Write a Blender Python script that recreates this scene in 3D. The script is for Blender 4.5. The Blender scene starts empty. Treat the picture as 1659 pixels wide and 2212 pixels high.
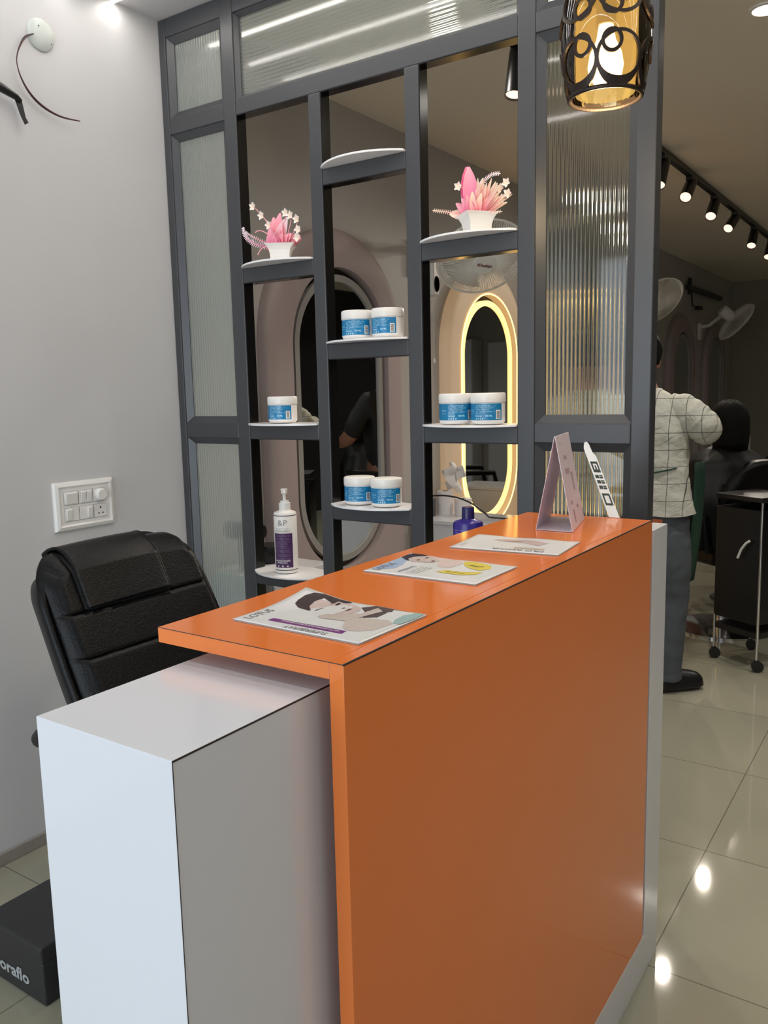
import bpy, bmesh, math, random
from mathutils import Vector, Matrix, Euler
random.seed(7)
S = bpy.context.scene
COL = S.collection
PI = math.pi

# ------------------------------------------------------------------ camera, exposure, daylight
cam = bpy.data.cameras.new('camera'); co = bpy.data.objects.new('camera', cam); COL.objects.link(co)
RR = [(0.82842939, 0.55966113, -0.02200356), (0.06141869, -0.12982231, -0.98963322), (-0.5567158, 0.81848982, -0.14192227)]
co.matrix_world = Matrix(((RR[0][0], -RR[1][0], -RR[2][0], 0.0), (RR[0][1], -RR[1][1], -RR[2][1], 0.0), (RR[0][2], -RR[1][2], -RR[2][2], 1.40), (0, 0, 0, 1)))
cam.sensor_fit = 'VERTICAL'; cam.sensor_height = 36.0; cam.lens = 1788.64 / 2212 * 36.0
cam.clip_start = 0.02
S.camera = co
S.view_settings.view_transform = 'Standard'; S.view_settings.look = 'None'
S.view_settings.gamma = 1.0; S.view_settings.use_curve_mapping = False
S.view_settings.exposure = 0.0
w = bpy.data.worlds.new('world'); S.world = w; w.use_nodes = True
w.node_tree.nodes['Background'].inputs[0].default_value = (0.72, 0.86, 1.0, 1)
w.node_tree.nodes['Background'].inputs[1].default_value = 1.2

def area(name, loc, rot, sx, sy, power, col):
    l = bpy.data.lights.new(name, 'AREA'); l.shape = 'RECTANGLE'; l.size = sx; l.size_y = sy
    l.energy = power; l.color = col
    o = bpy.data.objects.new(name, l); o.location = loc; o.rotation_euler = rot; COL.objects.link(o)
    return o
# daylight coming in through the glazed shop front behind the camera
area('daylight', (-1.05, -1.93, 1.22), (PI / 2, 0, 0), 2.3, 2.25, 46, (0.83, 0.92, 1.0))

# ------------------------------------------------------------------ helpers
def lin(c):
    return tuple(((v / 255) / 12.92 if v / 255 <= 0.04045 else ((v / 255 + 0.055) / 1.055) ** 2.4) for v in c)

MATS = {}
def mat(name, rgb, rough=0.5, metal=0.0, spec=0.5, emit=None, estr=0.0, trans=0.0, ior=1.5, var=0.06, scale=30, bump=0.0, coat=0.0, alpha=1.0):
    if name in MATS: return MATS[name]
    m = bpy.data.materials.new(name); m.use_nodes = True
    nt = m.node_tree; p = nt.nodes['Principled BSDF']
    c = lin(rgb)
    p.inputs['Base Color'].default_value = (*c, 1)
    p.inputs['Roughness'].default_value = rough; p.inputs['Metallic'].default_value = metal
    p.inputs['Specular IOR Level'].default_value = spec; p.inputs['IOR'].default_value = ior
    p.inputs['Transmission Weight'].default_value = trans
    p.inputs['Coat Weight'].default_value = coat; p.inputs['Coat Roughness'].default_value = 0.05
    p.inputs['Alpha'].default_value = alpha
    if emit: p.inputs['Emission Color'].default_value = (*lin(emit), 1); p.inputs['Emission Strength'].default_value = estr
    tc = nt.nodes.new('ShaderNodeTexCoord'); n = nt.nodes.new('ShaderNodeTexNoise')
    n.inputs['Scale'].default_value = scale; n.inputs['Detail'].default_value = 3
    nt.links.new(tc.outputs['Object'], n.inputs['Vector'])
    if var > 0 and trans == 0:
        mx = nt.nodes.new('ShaderNodeMix'); mx.data_type = 'RGBA'
        mx.inputs[6].default_value = (*[v * (1 - var) for v in c], 1); mx.inputs[7].default_value = (*[min(1, v * (1 + var)) for v in c], 1)
        nt.links.new(n.outputs['Fac'], mx.inputs[0]); nt.links.new(mx.outputs[2], p.inputs['Base Color'])
    if bump > 0:
        b = nt.nodes.new('ShaderNodeBump'); b.inputs['Strength'].default_value = bump; b.inputs['Distance'].default_value = 0.003
        nt.links.new(n.outputs['Fac'], b.inputs['Height']); nt.links.new(b.outputs['Normal'], p.inputs['Normal'])
    MATS[name] = m
    return m

def tint_mat(name, rough=0.5):
    m = mat(name, (255, 255, 255), rough, var=0)
    nt = m.node_tree; a = nt.nodes.new('ShaderNodeVertexColor'); a.layer_name = 'tint'
    p = nt.nodes['Principled BSDF']
    nt.links.new(a.outputs['Color'], p.inputs['Base Color'])
    p.inputs['Subsurface Weight'].default_value = 0.15; p.inputs['Subsurface Radius'].default_value = (0.01, 0.005, 0.005)
    return m

class B:
    def __init__(s): s.b = bmesh.new()
    def box(s, x0, x1, y0, y1, z0, z1, M=None):
        vs = [s.b.verts.new(Vector(p)) for p in ((x0, y0, z0), (x1, y0, z0), (x1, y1, z0), (x0, y1, z0), (x0, y0, z1), (x1, y0, z1), (x1, y1, z1), (x0, y1, z1))]
        if M:
            for v in vs: v.co = M @ v.co
        for f in ((0, 3, 2, 1), (4, 5, 6, 7), (0, 1, 5, 4), (1, 2, 6, 5), (2, 3, 7, 6), (3, 0, 4, 7)): s.b.faces.new([vs[i] for i in f])
        return s
    def poly(s, pts):
        vs = [s.b.verts.new(Vector(p)) for p in pts]; s.b.faces.new(vs); return s
    def prism(s, pts, d):
        d = Vector(d); a = [s.b.verts.new(Vector(p)) for p in pts]; c = [s.b.verts.new(Vector(p) + d) for p in pts]
        s.b.faces.new(a[::-1]); s.b.faces.new(c)
        for i in range(len(a)): j = (i + 1) % len(a); s.b.faces.new([a[i], a[j], c[j], c[i]])
        return s
    def lathe(s, prof, c=(0, 0, 0), n=32, M=None, cap=True, sx=1, sy=1):
        c = Vector(c); rings = []
        for r, z in prof:
            ring = []
            for i in range(n):
                a = 2 * PI * i / n; p = Vector((r * math.cos(a) * sx, r * math.sin(a) * sy, z))
                if M: p = M @ p
                ring.append(s.b.verts.new(p + c))
            rings.append(ring)
        for k in range(len(rings) - 1):
            for i in range(n):
                j = (i + 1) % n; s.b.faces.new([rings[k][i], rings[k][j], rings[k + 1][j], rings[k + 1][i]])
        if cap:
            s.b.faces.new(rings[0][::-1]); s.b.faces.new(rings[-1])
        return s
    def cyl(s, p0, p1, r0, r1=None, n=16):
        p0 = Vector(p0); p1 = Vector(p1); r1 = r0 if r1 is None else r1
        d = p1 - p0; M = d.to_track_quat('Z', 'Y').to_matrix().to_4x4()
        return s.lathe([(r0, 0), (r1, d.length)], p0, n, M)
    def tube(s, pts, r, n=8, closed=False, rad=None):
        pts = [Vector(p) for p in pts]; N = len(pts); rings = []; up = Vector((0.13, 0.2, 0.97)).normalized(); u = None
        for i, p in enumerate(pts):
            a = pts[i - 1] if (i > 0 or closed) else p; c = pts[(i + 1) % N] if (i < N - 1 or closed) else p
            t = (c - a).normalized()
            if u is None: u = t.orthogonal().normalized()
            u = (u - t * u.dot(t)); u = u.normalized() if u.length > 1e-6 else t.orthogonal().normalized()
            v = t.cross(u); rr = rad[i] if rad else r
            rings.append([s.b.verts.new(p + (u * math.cos(2 * PI * k / n) + v * math.sin(2 * PI * k / n)) * rr) for k in range(n)])
        M = N if closed else N - 1
        for i in range(M):
            A = rings[i]; C = rings[(i + 1) % N]
            for k in range(n):
                j = (k + 1) % n; s.b.faces.new([A[k], A[j], C[j], C[k]])
        if not closed: s.b.faces.new(rings[0][::-1]); s.b.faces.new(rings[-1])
        return s
    def ball(s, c, r, sx=1, sy=1, sz=1, n=16, M=None):
        c = Vector(c); prof = [(max(1e-4, r * math.sin(PI * k / n)), -r * math.cos(PI * k / n)) for k in range(n + 1)]
        T = Matrix.Diagonal((sx, sy, sz, 1)); T = (M @ T) if M else T
        return s.lathe(prof, c, n * 2, T)
    def grid(s, fn, nu, nv, loopu=False):
        g = [[s.b.verts.new(Vector(fn(i / nu, j / nv))) for j in range(nv + 1)] for i in range(nu + (0 if loopu else 1))]
        for i in range(nu):
            for j in range(nv): s.b.faces.new([g[i][j], g[(i + 1) % len(g)][j], g[(i + 1) % len(g)][j + 1], g[i][j + 1]])
        return s

def obj(name, b, m, parent=None, smooth=False, bevel=0.0, seg=2, solid=0.0, loc=None, rot=None, recalc=True, sub=0):
    bm = b.b if isinstance(b, B) else b
    if recalc: bmesh.ops.recalc_face_normals(bm, faces=bm.faces)
    me = bpy.data.meshes.new(name); bm.to_mesh(me); bm.free()
    if smooth:
        for p in me.polygons: p.use_smooth = True
    me.materials.append(m)
    o = bpy.data.objects.new(name, me); COL.objects.link(o)
    if parent: o.parent = parent
    if loc: o.location = loc
    if rot: o.rotation_euler = rot
    if solid:
        md = o.modifiers.new('thickness', 'SOLIDIFY'); md.thickness = solid; md.offset = 0
    if bevel:
        md = o.modifiers.new('edge', 'BEVEL'); md.width = bevel; md.segments = seg; md.limit_method = 'ANGLE'; md.angle_limit = math.radians(40)
    if sub:
        md = o.modifiers.new('sub', 'SUBSURF'); md.levels = sub; md.render_levels = sub
    if smooth and not sub:
        try: me.set_sharp_from_angle(angle=math.radians(42))
        except Exception: pass
    return o

def tag(o, label, cat, group=None):
    o['label'] = label; o['category'] = cat
    if group: o['group'] = group
    return o
def thing(name, label, cat, loc=(0, 0, 0), rz=0, group=None):
    o = bpy.data.objects.new(name, None); COL.objects.link(o); o.location = loc; o.rotation_euler = (0, 0, rz)
    o.empty_display_size = 0.05
    return tag(o, label, cat, group)
def struct(name, b, m, **k):
    o = obj(name, b, m, **k); o['kind'] = 'structure'; return o
def copytree(o, parent=None):
    c = o.copy(); COL.objects.link(c); c.parent = parent
    for ch in list(o.children): copytree(ch, c)
    return c

def text_pts(txt, size, bold=0.0, align='LEFT', res=2):
    cu = bpy.data.curves.new('t', 'FONT'); cu.body = txt; cu.size = size; cu.align_x = align; cu.resolution_u = res; cu.offset = bold
    o = bpy.data.objects.new('t', cu); COL.objects.link(o)
    dg = bpy.context.evaluated_depsgraph_get(); me = bpy.data.meshes.new_from_object(o.evaluated_get(dg))
    vs = [v.co.copy() for v in me.vertices]; fs = [tuple(p.vertices) for p in me.polygons]
    bpy.data.objects.remove(o); bpy.data.meshes.remove(me); bpy.data.curves.remove(cu)
    return vs, fs
def add_text(b, txt, size, fn, bold=0.0, align='LEFT'):
    vs, fs = text_pts(txt, size, bold, align)
    nv = [b.b.verts.new(Vector(fn(v.x, v.y))) for v in vs]
    for f in fs:
        try: b.b.faces.new([nv[i] for i in f])
        except ValueError: pass
    return b

# ------------------------------------------------------------------ materials
M_wall = mat('white_paint', (206, 205, 205), 0.45, var=0.02, scale=3, bump=0.05)
M_salon = mat('grey_paint', (182, 177, 173), 0.5, var=0.03, scale=3, bump=0.05)
M_back = mat('dark_grey_paint', (146, 141, 126), 0.6, var=0.05, scale=3)
M_right = mat('charcoal_paint', (28, 26, 26), 0.5, var=0.05, scale=3)
M_ceil = mat('ceiling_paint', (205, 203, 204), 0.7, var=0.02, scale=2)
M_ceil2 = mat('salon_ceiling_paint', (226, 216, 200), 0.7, var=0.02, scale=2)
M_skirt = mat('taupe_tile', (150, 143, 134), 0.25, var=0.05)
M_frame = mat('charcoal_powder_coat', (64, 65, 68), 0.34, metal=0.0, var=0.03, scale=60)
M_chan = mat('black_gloss_channel', (20, 19, 19), 0.18, var=0.05)
M_shelf = mat('white_acrylic', (238, 236, 236), 0.2, var=0.01)
M_black = mat('black_metal', (24, 23, 24), 0.35, var=0.05)
M_chrome = mat('chrome', (215, 215, 215), 0.12, metal=1.0, var=0.02)
M_orange = mat('orange_laminate', (234, 127, 60), 0.10, var=0.012, scale=4, spec=0.5)
M_white = mat('white_laminate', (215, 216, 220), 0.13, var=0.01, scale=4)
M_edge = mat('dark_seam', (48, 40, 38), 0.6)
M_leather = mat('black_leather', (9, 9, 10), 0.38, spec=0.22, var=0.1, scale=220, bump=0.35)
M_plastic = mat('white_plastic', (232, 230, 226), 0.3, var=0.01)
M_paper = mat('glossy_paper', (226, 224, 222), 0.3, var=0.01)

# floor: large glossy tiles with thin joints
def floor_mat():
    m = bpy.data.materials.new('floor_tiles'); m.use_nodes = True; nt = m.node_tree; p = nt.nodes['Principled BSDF']
    tc = nt.nodes.new('ShaderNodeTexCoord'); mp = nt.nodes.new('ShaderNodeMapping')
    br = nt.nodes.new('ShaderNodeTexBrick'); br.offset = 0.0; br.squash = 1.0
    br.inputs['Scale'].default_value = 1.0; br.inputs['Brick Width'].default_value = 0.6; br.inputs['Row Height'].default_value = 0.6
    br.inputs['Mortar Size'].default_value = 0.0018; br.inputs['Mortar Smooth'].default_value = 0.1
    br.inputs['Color1'].default_value = (*lin((158, 155, 136)), 1); br.inputs['Color2'].default_value = (*lin((155, 152, 133)), 1); br.inputs['Mortar'].default_value = (*lin((112, 107, 92)), 1)
    mp.inputs['Location'].default_value = (0.529, -0.077, 0)
    nt.links.new(tc.outputs['Object'], mp.inputs['Vector']); nt.links.new(mp.outputs[0], br.inputs['Vector'])
    nt.links.new(br.outputs['Color'], p.inputs['Base Color']); p.inputs['Roughness'].default_value = 0.05
    return m
M_floor = floor_mat()

def reed_glass(name, t, r=0.10):
    return mat(name, (228, 234, 228), r, trans=t, ior=1.48, var=0)
M_glass = reed_glass('reeded_glass', 0.83); M_glassc = reed_glass('clear_reeded_glass', 1.0, 0.05); M_glassw = reed_glass('wide_reeded_glass', 0.90, 0.08)

# ------------------------------------------------------------------ room shell
XL, XR, YF, YP, YB, ZC = -2.31, 1.75, -1.98, 2.09, 11.2, 2.67
struct('floor', B().box(XL - 0.1, XR + 0.1, YF - 0.1, YB + 0.1, -0.1, 0.0), M_floor)
struct('ceiling', B().box(XL - 0.1, XR + 0.1, YF - 0.1, YP + 0.03, ZC, ZC + 0.1), M_ceil)
o = struct('ceiling_salon', B().box(XL - 0.1, XR + 0.1, YP + 0.03, YB + 0.1, ZC, ZC + 0.1), M_ceil2)
struct('wall_left', B().box(XL - 0.1, XL, YF - 0.1, YP + 0.02, 0, ZC), M_wall)
struct('wall_left_salon', B().box(XL - 0.1, XL, YP + 0.02, YB, 0, ZC), M_salon)
struct('wall_right', B().box(XR, XR + 0.1, YF - 0.1, YP + 0.02, 0, ZC), mat('beige_paint', (196, 188, 178), 0.5, var=0.03, scale=3))
struct('wall_right_salon', B().box(XR, XR + 0.1, YP + 0.02, YB, 0, ZC), M_right)
struct('wall_back', B().box(XL - 0.1, XR + 0.1, YB, YB + 0.1, 0, ZC), M_back)
# glazed shop front behind the camera
fw = B().box(XL - 0.1, XL + 0.08, YF - 0.1, YF, 0, ZC).box(0.75, XR + 0.1, YF - 0.1, YF, 0, ZC).box(XL + 0.08, 0.75, YF - 0.1, YF, 2.4, ZC)
struct('wall_front', fw, M_wall)
struct('window_1', B().box(XL + 0.08, 0.75, YF - 0.07, YF - 0.03, 0.0, 0.08).box(XL + 0.08, 0.75, YF - 0.07, YF - 0.03, 2.32, 2.4).box(-0.85, -0.77, YF - 0.07, YF - 0.03, 0.08, 2.32), M_frame)
struct('baseboard_left', B().box(XL, XL + 0.012, YF, YP, 0, 0.04), M_skirt, bevel=0.003)
d = struct('door_1', B().box(0.42, 1.12, YB - 0.05, YB - 0.002, 0, 2.1), mat('door_white', (196, 192, 188), 0.4, var=0.02))
obj('door_handle', B().cyl((0.5, YB - 0.05, 1.0), (0.5, YB - 0.1, 1.0), 0.01).cyl((0.5, YB - 0.1, 1.0), (0.62, YB - 0.1, 1.0), 0.009), M_chrome, d)

# ------------------------------------------------------------------ partition
P = thing('metal_partition', 'dark grey metal partition screen with reeded glass panes and open shelf bays beside white wall', 'partition', (XL, YP, 0))
X0, D = XL, 0.047
def pb(name, x0, x1, z0, z1, y0=0.0, y1=D, bev=0.0025):
    return obj(name, B().box(x0 - X0, x1 - X0, y0, y1, z0, z1), M_frame, P, bevel=bev)
posts = [(-2.309, -2.278), (-2.02, -1.967), (-1.668, -1.622), (-1.322, -1.274), (-0.974, -0.925), (-0.662, -0.614)]
for i, (x0, x1) in enumerate(posts):
    inner = i in (2, 3)
    pb('post', x0, x1, 0.002, 2.3008 if inner else 2.668)
def channel(x0, x1, z0, z1): obj('channel', B().box(x0 - X0, x1 - X0, 0.004, D - 0.002, z0, z1), M_chan, P)
for x, zs in ((-1.967, (0.08, 2.301)), (-1.622, (0.08, 2.301)), (-1.274, (0.08, 2.301))): channel(x, x + 0.0015, *zs)
for x in (-1.668, -1.322, -0.974): channel(x - 0.0015, x, 0.08, 2.301)
for a, c in ((-1.965, -1.67), (-1.62, -1.324), (-1.272, -0.976)): channel(a, c, 2.2995, 2.3012)
def rail(x0, x1, z0, z1): pb('rail', x0, x1, z0, z1, 0.0008, D - 0.0008)
rail(-2.278, -2.02, 2.61, 2.668); rail(-1.967, -0.974, 2.61, 2.668); rail(-0.925, -0.662, 2.61, 2.668)
rail(-2.278, -2.02, 2.296, 2.348); rail(-0.925, -0.662, 2.296, 2.345)
rail(-2.278, -2.02, 1.258, 1.31); rail(-0.925, -0.662, 1.258, 1.31)
rail(-2.278, -2.02, 0.01, 0.08); rail(-0.925, -0.662, 0.01, 0.08)
for a, c in ((-1.967, -1.668), (-1.622, -1.322), (-1.274, -0.974)): rail(a, c, 0.01, 0.08)
rail(-1.967, -0.974, 2.301, 2.352)
def bead(x0, x1, z0, z1, bw=0.022):
    """sloping glazing bead round an opening"""
    b = B(); x0 -= X0; x1 -= X0; yf, yb = 0.006, 0.024
    O = [(x0, z0), (x1, z0), (x1, z1), (x0, z1)]; I = [(x0 + bw, z0 + bw), (x1 - bw, z0 + bw), (x1 - bw, z1 - bw), (x0 + bw, z1 - bw)]
    for i in range(4):
        j = (i + 1) % 4
        o0, o1, i0, i1 = O[i], O[j], I[i], I[j]
        v = lambda p, y: b.b.verts.new((p[0], y, p[1]))
        a, c, e, f = v(o0, yf), v(o1, yf), v(i1, yb - 0.004), v(i0, yb - 0.004)
        g, h = v(i1, yb), v(i0, yb)
        b.b.faces.new([a, c, e, f]); b.b.faces.new([f, e, g, h])
    obj('glazing_bead', b, M_frame, P)
def pane(x0, x1, z0, z1, horiz=False, pitch=0.0115, amp=0.0011):
    b = B(); L = (z1 - z0) if horiz else (x1 - x0); n = max(2, int(round(L / pitch))); k = 8
    us = [(i + j / k) for i in range(n) for j in range(k)] + [n]
    def prof(u): return math.sin(PI * u) ** 2 * amp
    yb = 0.0228
    fr, bk = [], []
    for u in us:
        t = u / n * L; y = 0.0262 + prof(u)
        if horiz: pts = [(x0 - X0, z0 + t), (x1 - X0, z0 + t)]
        else: pts = [(x0 - X0 + t, z0), (x0 - X0 + t, z1)]
        fr.append([b.b.verts.new((p[0], y, p[1])) for p in pts]); bk.append([b.b.verts.new((p[0], yb, p[1])) for p in pts])
    for i in range(len(us) - 1):
        b.b.faces.new([fr[i][0], fr[i + 1][0], fr[i + 1][1], fr[i][1]]); b.b.faces.new([bk[i][0], bk[i][1], bk[i + 1][1], bk[i + 1][0]])
        b.b.faces.new([fr[i][0], bk[i][0], bk[i + 1][0], fr[i + 1][0]]); b.b.faces.new([fr[i][1], fr[i + 1][1], bk[i + 1][1], bk[i][1]])
    b.b.faces.new([fr[0][0], fr[0][1], bk[0][1], bk[0][0]]); b.b.faces.new([fr[-1][0], bk[-1][0], bk[-1][1], fr[-1][1]])
    o = obj('glass_pane', b, M_glassw if horiz else (M_glassc if x0 > -1 else M_glass), P, smooth=True)
    return o
for x0, x1, z0, z1, h in ((-2.278, -2.02, 2.348, 2.61, 0), (-2.278, -2.02, 1.31, 2.296, 0), (-2.278, -2.02, 0.08, 1.258, 0), (-0.925, -0.662, 2.345, 2.61, 0), (-0.925, -0.662, 1.31, 2.296, 0), (-0.925, -0.662, 0.08, 1.258, 0), (-1.967, -0.974, 2.352, 2.61, 1)):
    bead(x0, x1, z0, z1, 0.012 if h else 0.023)
    pane(x0 + 0.006, x1 - 0.006, z0 + 0.006, z1 - 0.006, bool(h), amp=0.0015 if x0 > -1 else 0.0010)
def shelf(x0, x1, z):
    rail(x0, x1, z - 0.052, z - 0.005); channel(x0 + 0.0016, x1 - 0.0016, z - 0.0535, z - 0.0518)
    n = 20; pts = []
    w = x1 - x0 - 0.002; s = 0.062; R = (w * w / 4 + s * s) / (2 * s); a = math.asin(w / 2 / R)
    for i in range(n + 1):
        t = -a + 2 * a * i / n; pts.append((x0 - X0 + 0.001 + w / 2 + R * math.sin(t), -0.008 - (R * math.cos(t) - R * math.cos(a)), z - 0.005))
    pts += [(x1 - X0 - 0.001, 0.072, z - 0.005)]
    for i in range(1, n): 
        t = a - 2 * a * i / n; pts.append((x0 - X0 + 0.001 + w / 2 + R * math.sin(t), 0.072 + (R * math.cos(t) - R * math.cos(a)) * 0.6, z - 0.005))
    pts += [(x0 - X0 + 0.001, 0.072, z - 0.005)]
    obj('shelf', B().prism(pts, (0, 0, 0.006)), M_shelf, P, bevel=0.001)
for z in (1.824, 1.308, 0.803, 0.29): shelf(-1.967, -1.668, z)
for z in (2.084, 1.561, 1.054, 0.55): shelf(-1.622, -1.322, z)
for z in (1.824, 1.306, 0.803, 0.29): shelf(-1.274, -0.974, z)

# ------------------------------------------------------------------ reception desk
DK = thing('reception_desk', 'orange topped white reception counter standing in front of the partition', 'counter', (-0.68, 1.2, 0))
def dk(name, x0, x1, y0, y1, z0, z1, m, bev=0.0015): return obj(name, B().box(x0 + 0.68, x1 + 0.68, y0 - 1.2, y1 - 1.2, z0, z1), m, DK, bevel=bev)
dk('counter_top', -0.822, -0.5452, 0.687, 1.822, 1.09, 1.11, M_orange, 0.0008)['label'] = 'glossy orange overhanging top'
dk('front_panel', -0.545, -0.525, 0.687, 1.822, 0.105, 1.11, M_orange, 0.0008)['label'] = 'glossy orange customer side panel'
dk('cabinet', -0.775, -0.566, 0.48, 1.835, 0.0, 1.072, M_white, 0.0008)['label'] = 'white cabinet body sticking out at the near end'
dk('end_panel', -0.80, -0.525, 1.8352, 1.945, 0.0, 1.085, M_white, 0.0008)
dk('plinth', -0.5655, -0.5245, 0.687, 1.835, 0.0, 0.1045, M_white, 0.0008)
# dark joint lines of the laminate
sm = B()
sm.box(-0.5265 + 0.68, -0.5246 + 0.68, 0.687 - 1.2, 1.822 - 1.2, 1.1085, 1.1103)
sm.box(-0.5667 + 0.68, -0.5657 + 0.68, 0.48 - 1.2, 1.83 - 1.2, 1.0705, 1.0723)
sm.box(-0.5662 + 0.68, -0.5656 + 0.68, 0.4796 - 1.2, 0.4804 - 1.2, 0.0, 1.072)
sm.box(-0.822 + 0.68, -0.525 + 0.68, 0.6863 - 1.2, 0.6872 - 1.2, 1.1095, 1.1102)
obj('seam', sm, M_edge, DK)

# ------------------------------------------------------------------ office chair (front faces +x)
CH = thing('office_chair', 'black leather high back office chair between counter and white wall', 'chair', (-1.48, 1.30, 0))
def chair():
    cx, cy = -1.48, 1.30
    # world y 1.05 .. 1.60 across, lean: front plane x(z)
    def fx(z): return -1.655 + (1.03 - z) * 0.50
    y0, y1, z0, z1 = 1.072, 1.53, 0.50, 1.042
    def corner(u, v, r=0.07):
        y = y0 + (y1 - y0) * u; z = z0 + (z1 - z0) * v
        z += 0.010 * math.sin(PI * u) * v
        # round the upper corners
        for s, yc in ((-1, y0 + r), (1, y1 - r)):
            if (y - yc) * s > 0 and z > z1 - r:
                dy = (y - yc) / r; dz = (z - (z1 - r)) / r; m = max(abs(dy), abs(dz)); L = math.hypot(dy, dz)
                if L > 0: y = yc + dy * m / L * r; z = z1 - r + dz * m / L * r
        return y, z
    seams = (0.668, 0.89 - 0.0)  # heights of the cross seams
    zs1, zs2 = 0.92, 0.825
    ys1, ys2 = 1.14, 1.39
    def puff(u, v):
        y, z = corner(u, v)
        e = min(u, 1 - u) / 0.07; e2 = (1 - v) / 0.07
        f = 0.05 * min(1, math.sqrt(max(0, min(1, e)))) * math.sqrt(max(0, min(1, e2)))
        g = 0
        for zs in (zs1, zs2, 0.72):
            g += 0.008 * math.exp(-((z - zs) / 0.0035) ** 2)
        g2 = 0
        if z > zs1 - 0.005:
            for ys in (ys1, ys2): g2 += 0.006 * math.exp(-((y - ys) / 0.007) ** 2)
            if ys1 < y < ys2: f += 0.004
        wob = 0.0025 * math.sin(31 * z + 5 * y) * (1 if u < 0.06 or u > 0.94 else 0)
        f = f - g * min(1, max(0, e)) - g2 + wob
        return (fx(z) - 0.05 + f - cx, y - cy, z)
    b = B(); N, K = 90, 200
    b.grid(puff, N, K)
    obj('back_cushion', b, M_leather, CH, smooth=True, solid=0.004)
    def shell(u, v):
        # wrap-round outer shell from left front edge round the back to the right front edge
        a = -1 + 2 * u
        y, z = corner(min(1, max(0, (a * 1.02 + 1) / 2)), v, 0.115)
        y = (y - 1.30) * 1.03 + 1.30
        t = abs(a)
        depth = 0.12 * (1 - max(0, (t - 0.72) / 0.28) ** 2.2)
        wr = 0.004 * math.sin(14 * z + 9 * u) * (1 if t > 0.7 else 0.2)
        top = 1 - max(0, (v - 0.86) / 0.14) ** 2
        return (fx(z) - 0.035 - depth * (0.35 + 0.65 * top) + wr - cx, y - cy, z )
    b = B(); b.grid(shell, 60, 50)
    obj('back_shell', b, M_leather, CH, smooth=True, solid=0.012)
    # raised head strap
    def strap(u, v):
        y = ys1 + 0.004 + (ys2 - ys1 - 0.008) * u
        uu = (y - y0) / (y1 - y0); ed = math.sqrt(max(0, math.sin(PI * (0.02 + 0.96 * u))))
        va = (zs1 + 0.004 - z0) / (z1 - z0)
        if v < 0.8:
            t = v / 0.8; t = 1 - (1 - t) ** 1.6
            p = Vector(puff(uu, va + (1 - va) * t)); p.x += 0.007 * ed; p.z += 0.009 * t ** 3
            return p
        t = (v - 0.8) / 0.2; p = Vector(puff(uu, 1.0))
        return (p.x + 0.007 * ed - 0.055 * t, p.y, p.z + 0.009 - 0.02 * t * t)
    b = B(); b.grid(strap, 40, 80)
    obj('head_strap', b, M_leather, CH, smooth=True, solid=0.008)
    for ys in (ys1 + 0.006, ys2 - 0.006):
        st = B(); st.tube([Vector(strap((ys - ys1 - 0.004) / (ys2 - ys1 - 0.008), v / 20)) + Vector((0.003, 0, 0.002)) for v in range(21)], 0.0035, 6)
        obj('piping', st, M_leather, CH, smooth=True)
    # seat, arms, base
    b = B()
    def seat(u, v):
        a = u * 2 * PI; r = 1 / max(abs(math.cos(a)), abs(math.sin(a))) ** 0.8
        h = math.sin(PI * v / 1.0 - PI / 2); k = math.cos(PI * v - PI / 2) ** 0.35 if 0 < v < 1 else 0.0
        return (0.08 + 0.24 * math.cos(a) * r * 0.86 * k, 0.245 * math.sin(a) * r * 0.86 * k, 0.45 + 0.055 * h)
    b.grid(seat, 40, 16, loopu=True)
    obj('seat', b, M_leather, CH, smooth=True)
    for s in (-1, 1):
        b = B(); pts = [(-0.13, s * 0.275, 0.60), (-0.15, s * 0.285, 0.655), (-0.08, s * 0.29, 0.695), (0.05, s * 0.29, 0.70), (0.16, s * 0.29, 0.69), (0.2, s * 0.285, 0.66), (0.2, s * 0.275, 0.60)]
        b.tube(pts[1:6], 0.03, 12, rad=[0.02, 0.036, 0.04, 0.036, 0.02])
        a = obj('armrest', b, M_leather, CH, smooth=True)
        b = B().tube([(0.19, s * 0.285, 0.66), (0.2, s * 0.27, 0.55), (0.16, s * 0.24, 0.42), (0.0, s * 0.23, 0.395)], 0.016, 10)
        b.tube([(-0.12, s * 0.285, 0.66), (-0.13, s * 0.28, 0.56), (-0.08, s * 0.25, 0.42), (0.0, s * 0.23, 0.395)], 0.016, 10)
        obj('arm_frame', b, M_black, CH, smooth=True)
    obj('gas_lift', B().cyl((0.05, 0, 0.09), (0.05, 0, 0.41), 0.028), M_chrome, CH, smooth=True)
    for k in range(5):
        a = k * 2 * PI / 5 + 0.3; dx, dy = math.cos(a), math.sin(a)
        b = B().tube([(0.05, 0, 0.105), (0.05 + dx * 0.15, dy * 0.15, 0.10), (0.05 + dx * 0.29, dy * 0.29, 0.075)], 0.02, 8, rad=[0.028, 0.022, 0.016])
        l = obj('base_leg', b, M_black, CH, smooth=True)
        x, y = 0.05 + dx * 0.28, dy * 0.28
        obj('caster', B().cyl((x - dy * 0.022, y + dx * 0.022, 0.03), (x + dy * 0.022, y - dx * 0.022, 0.03), 0.029), M_black, l, smooth=True)
chair()

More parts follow.
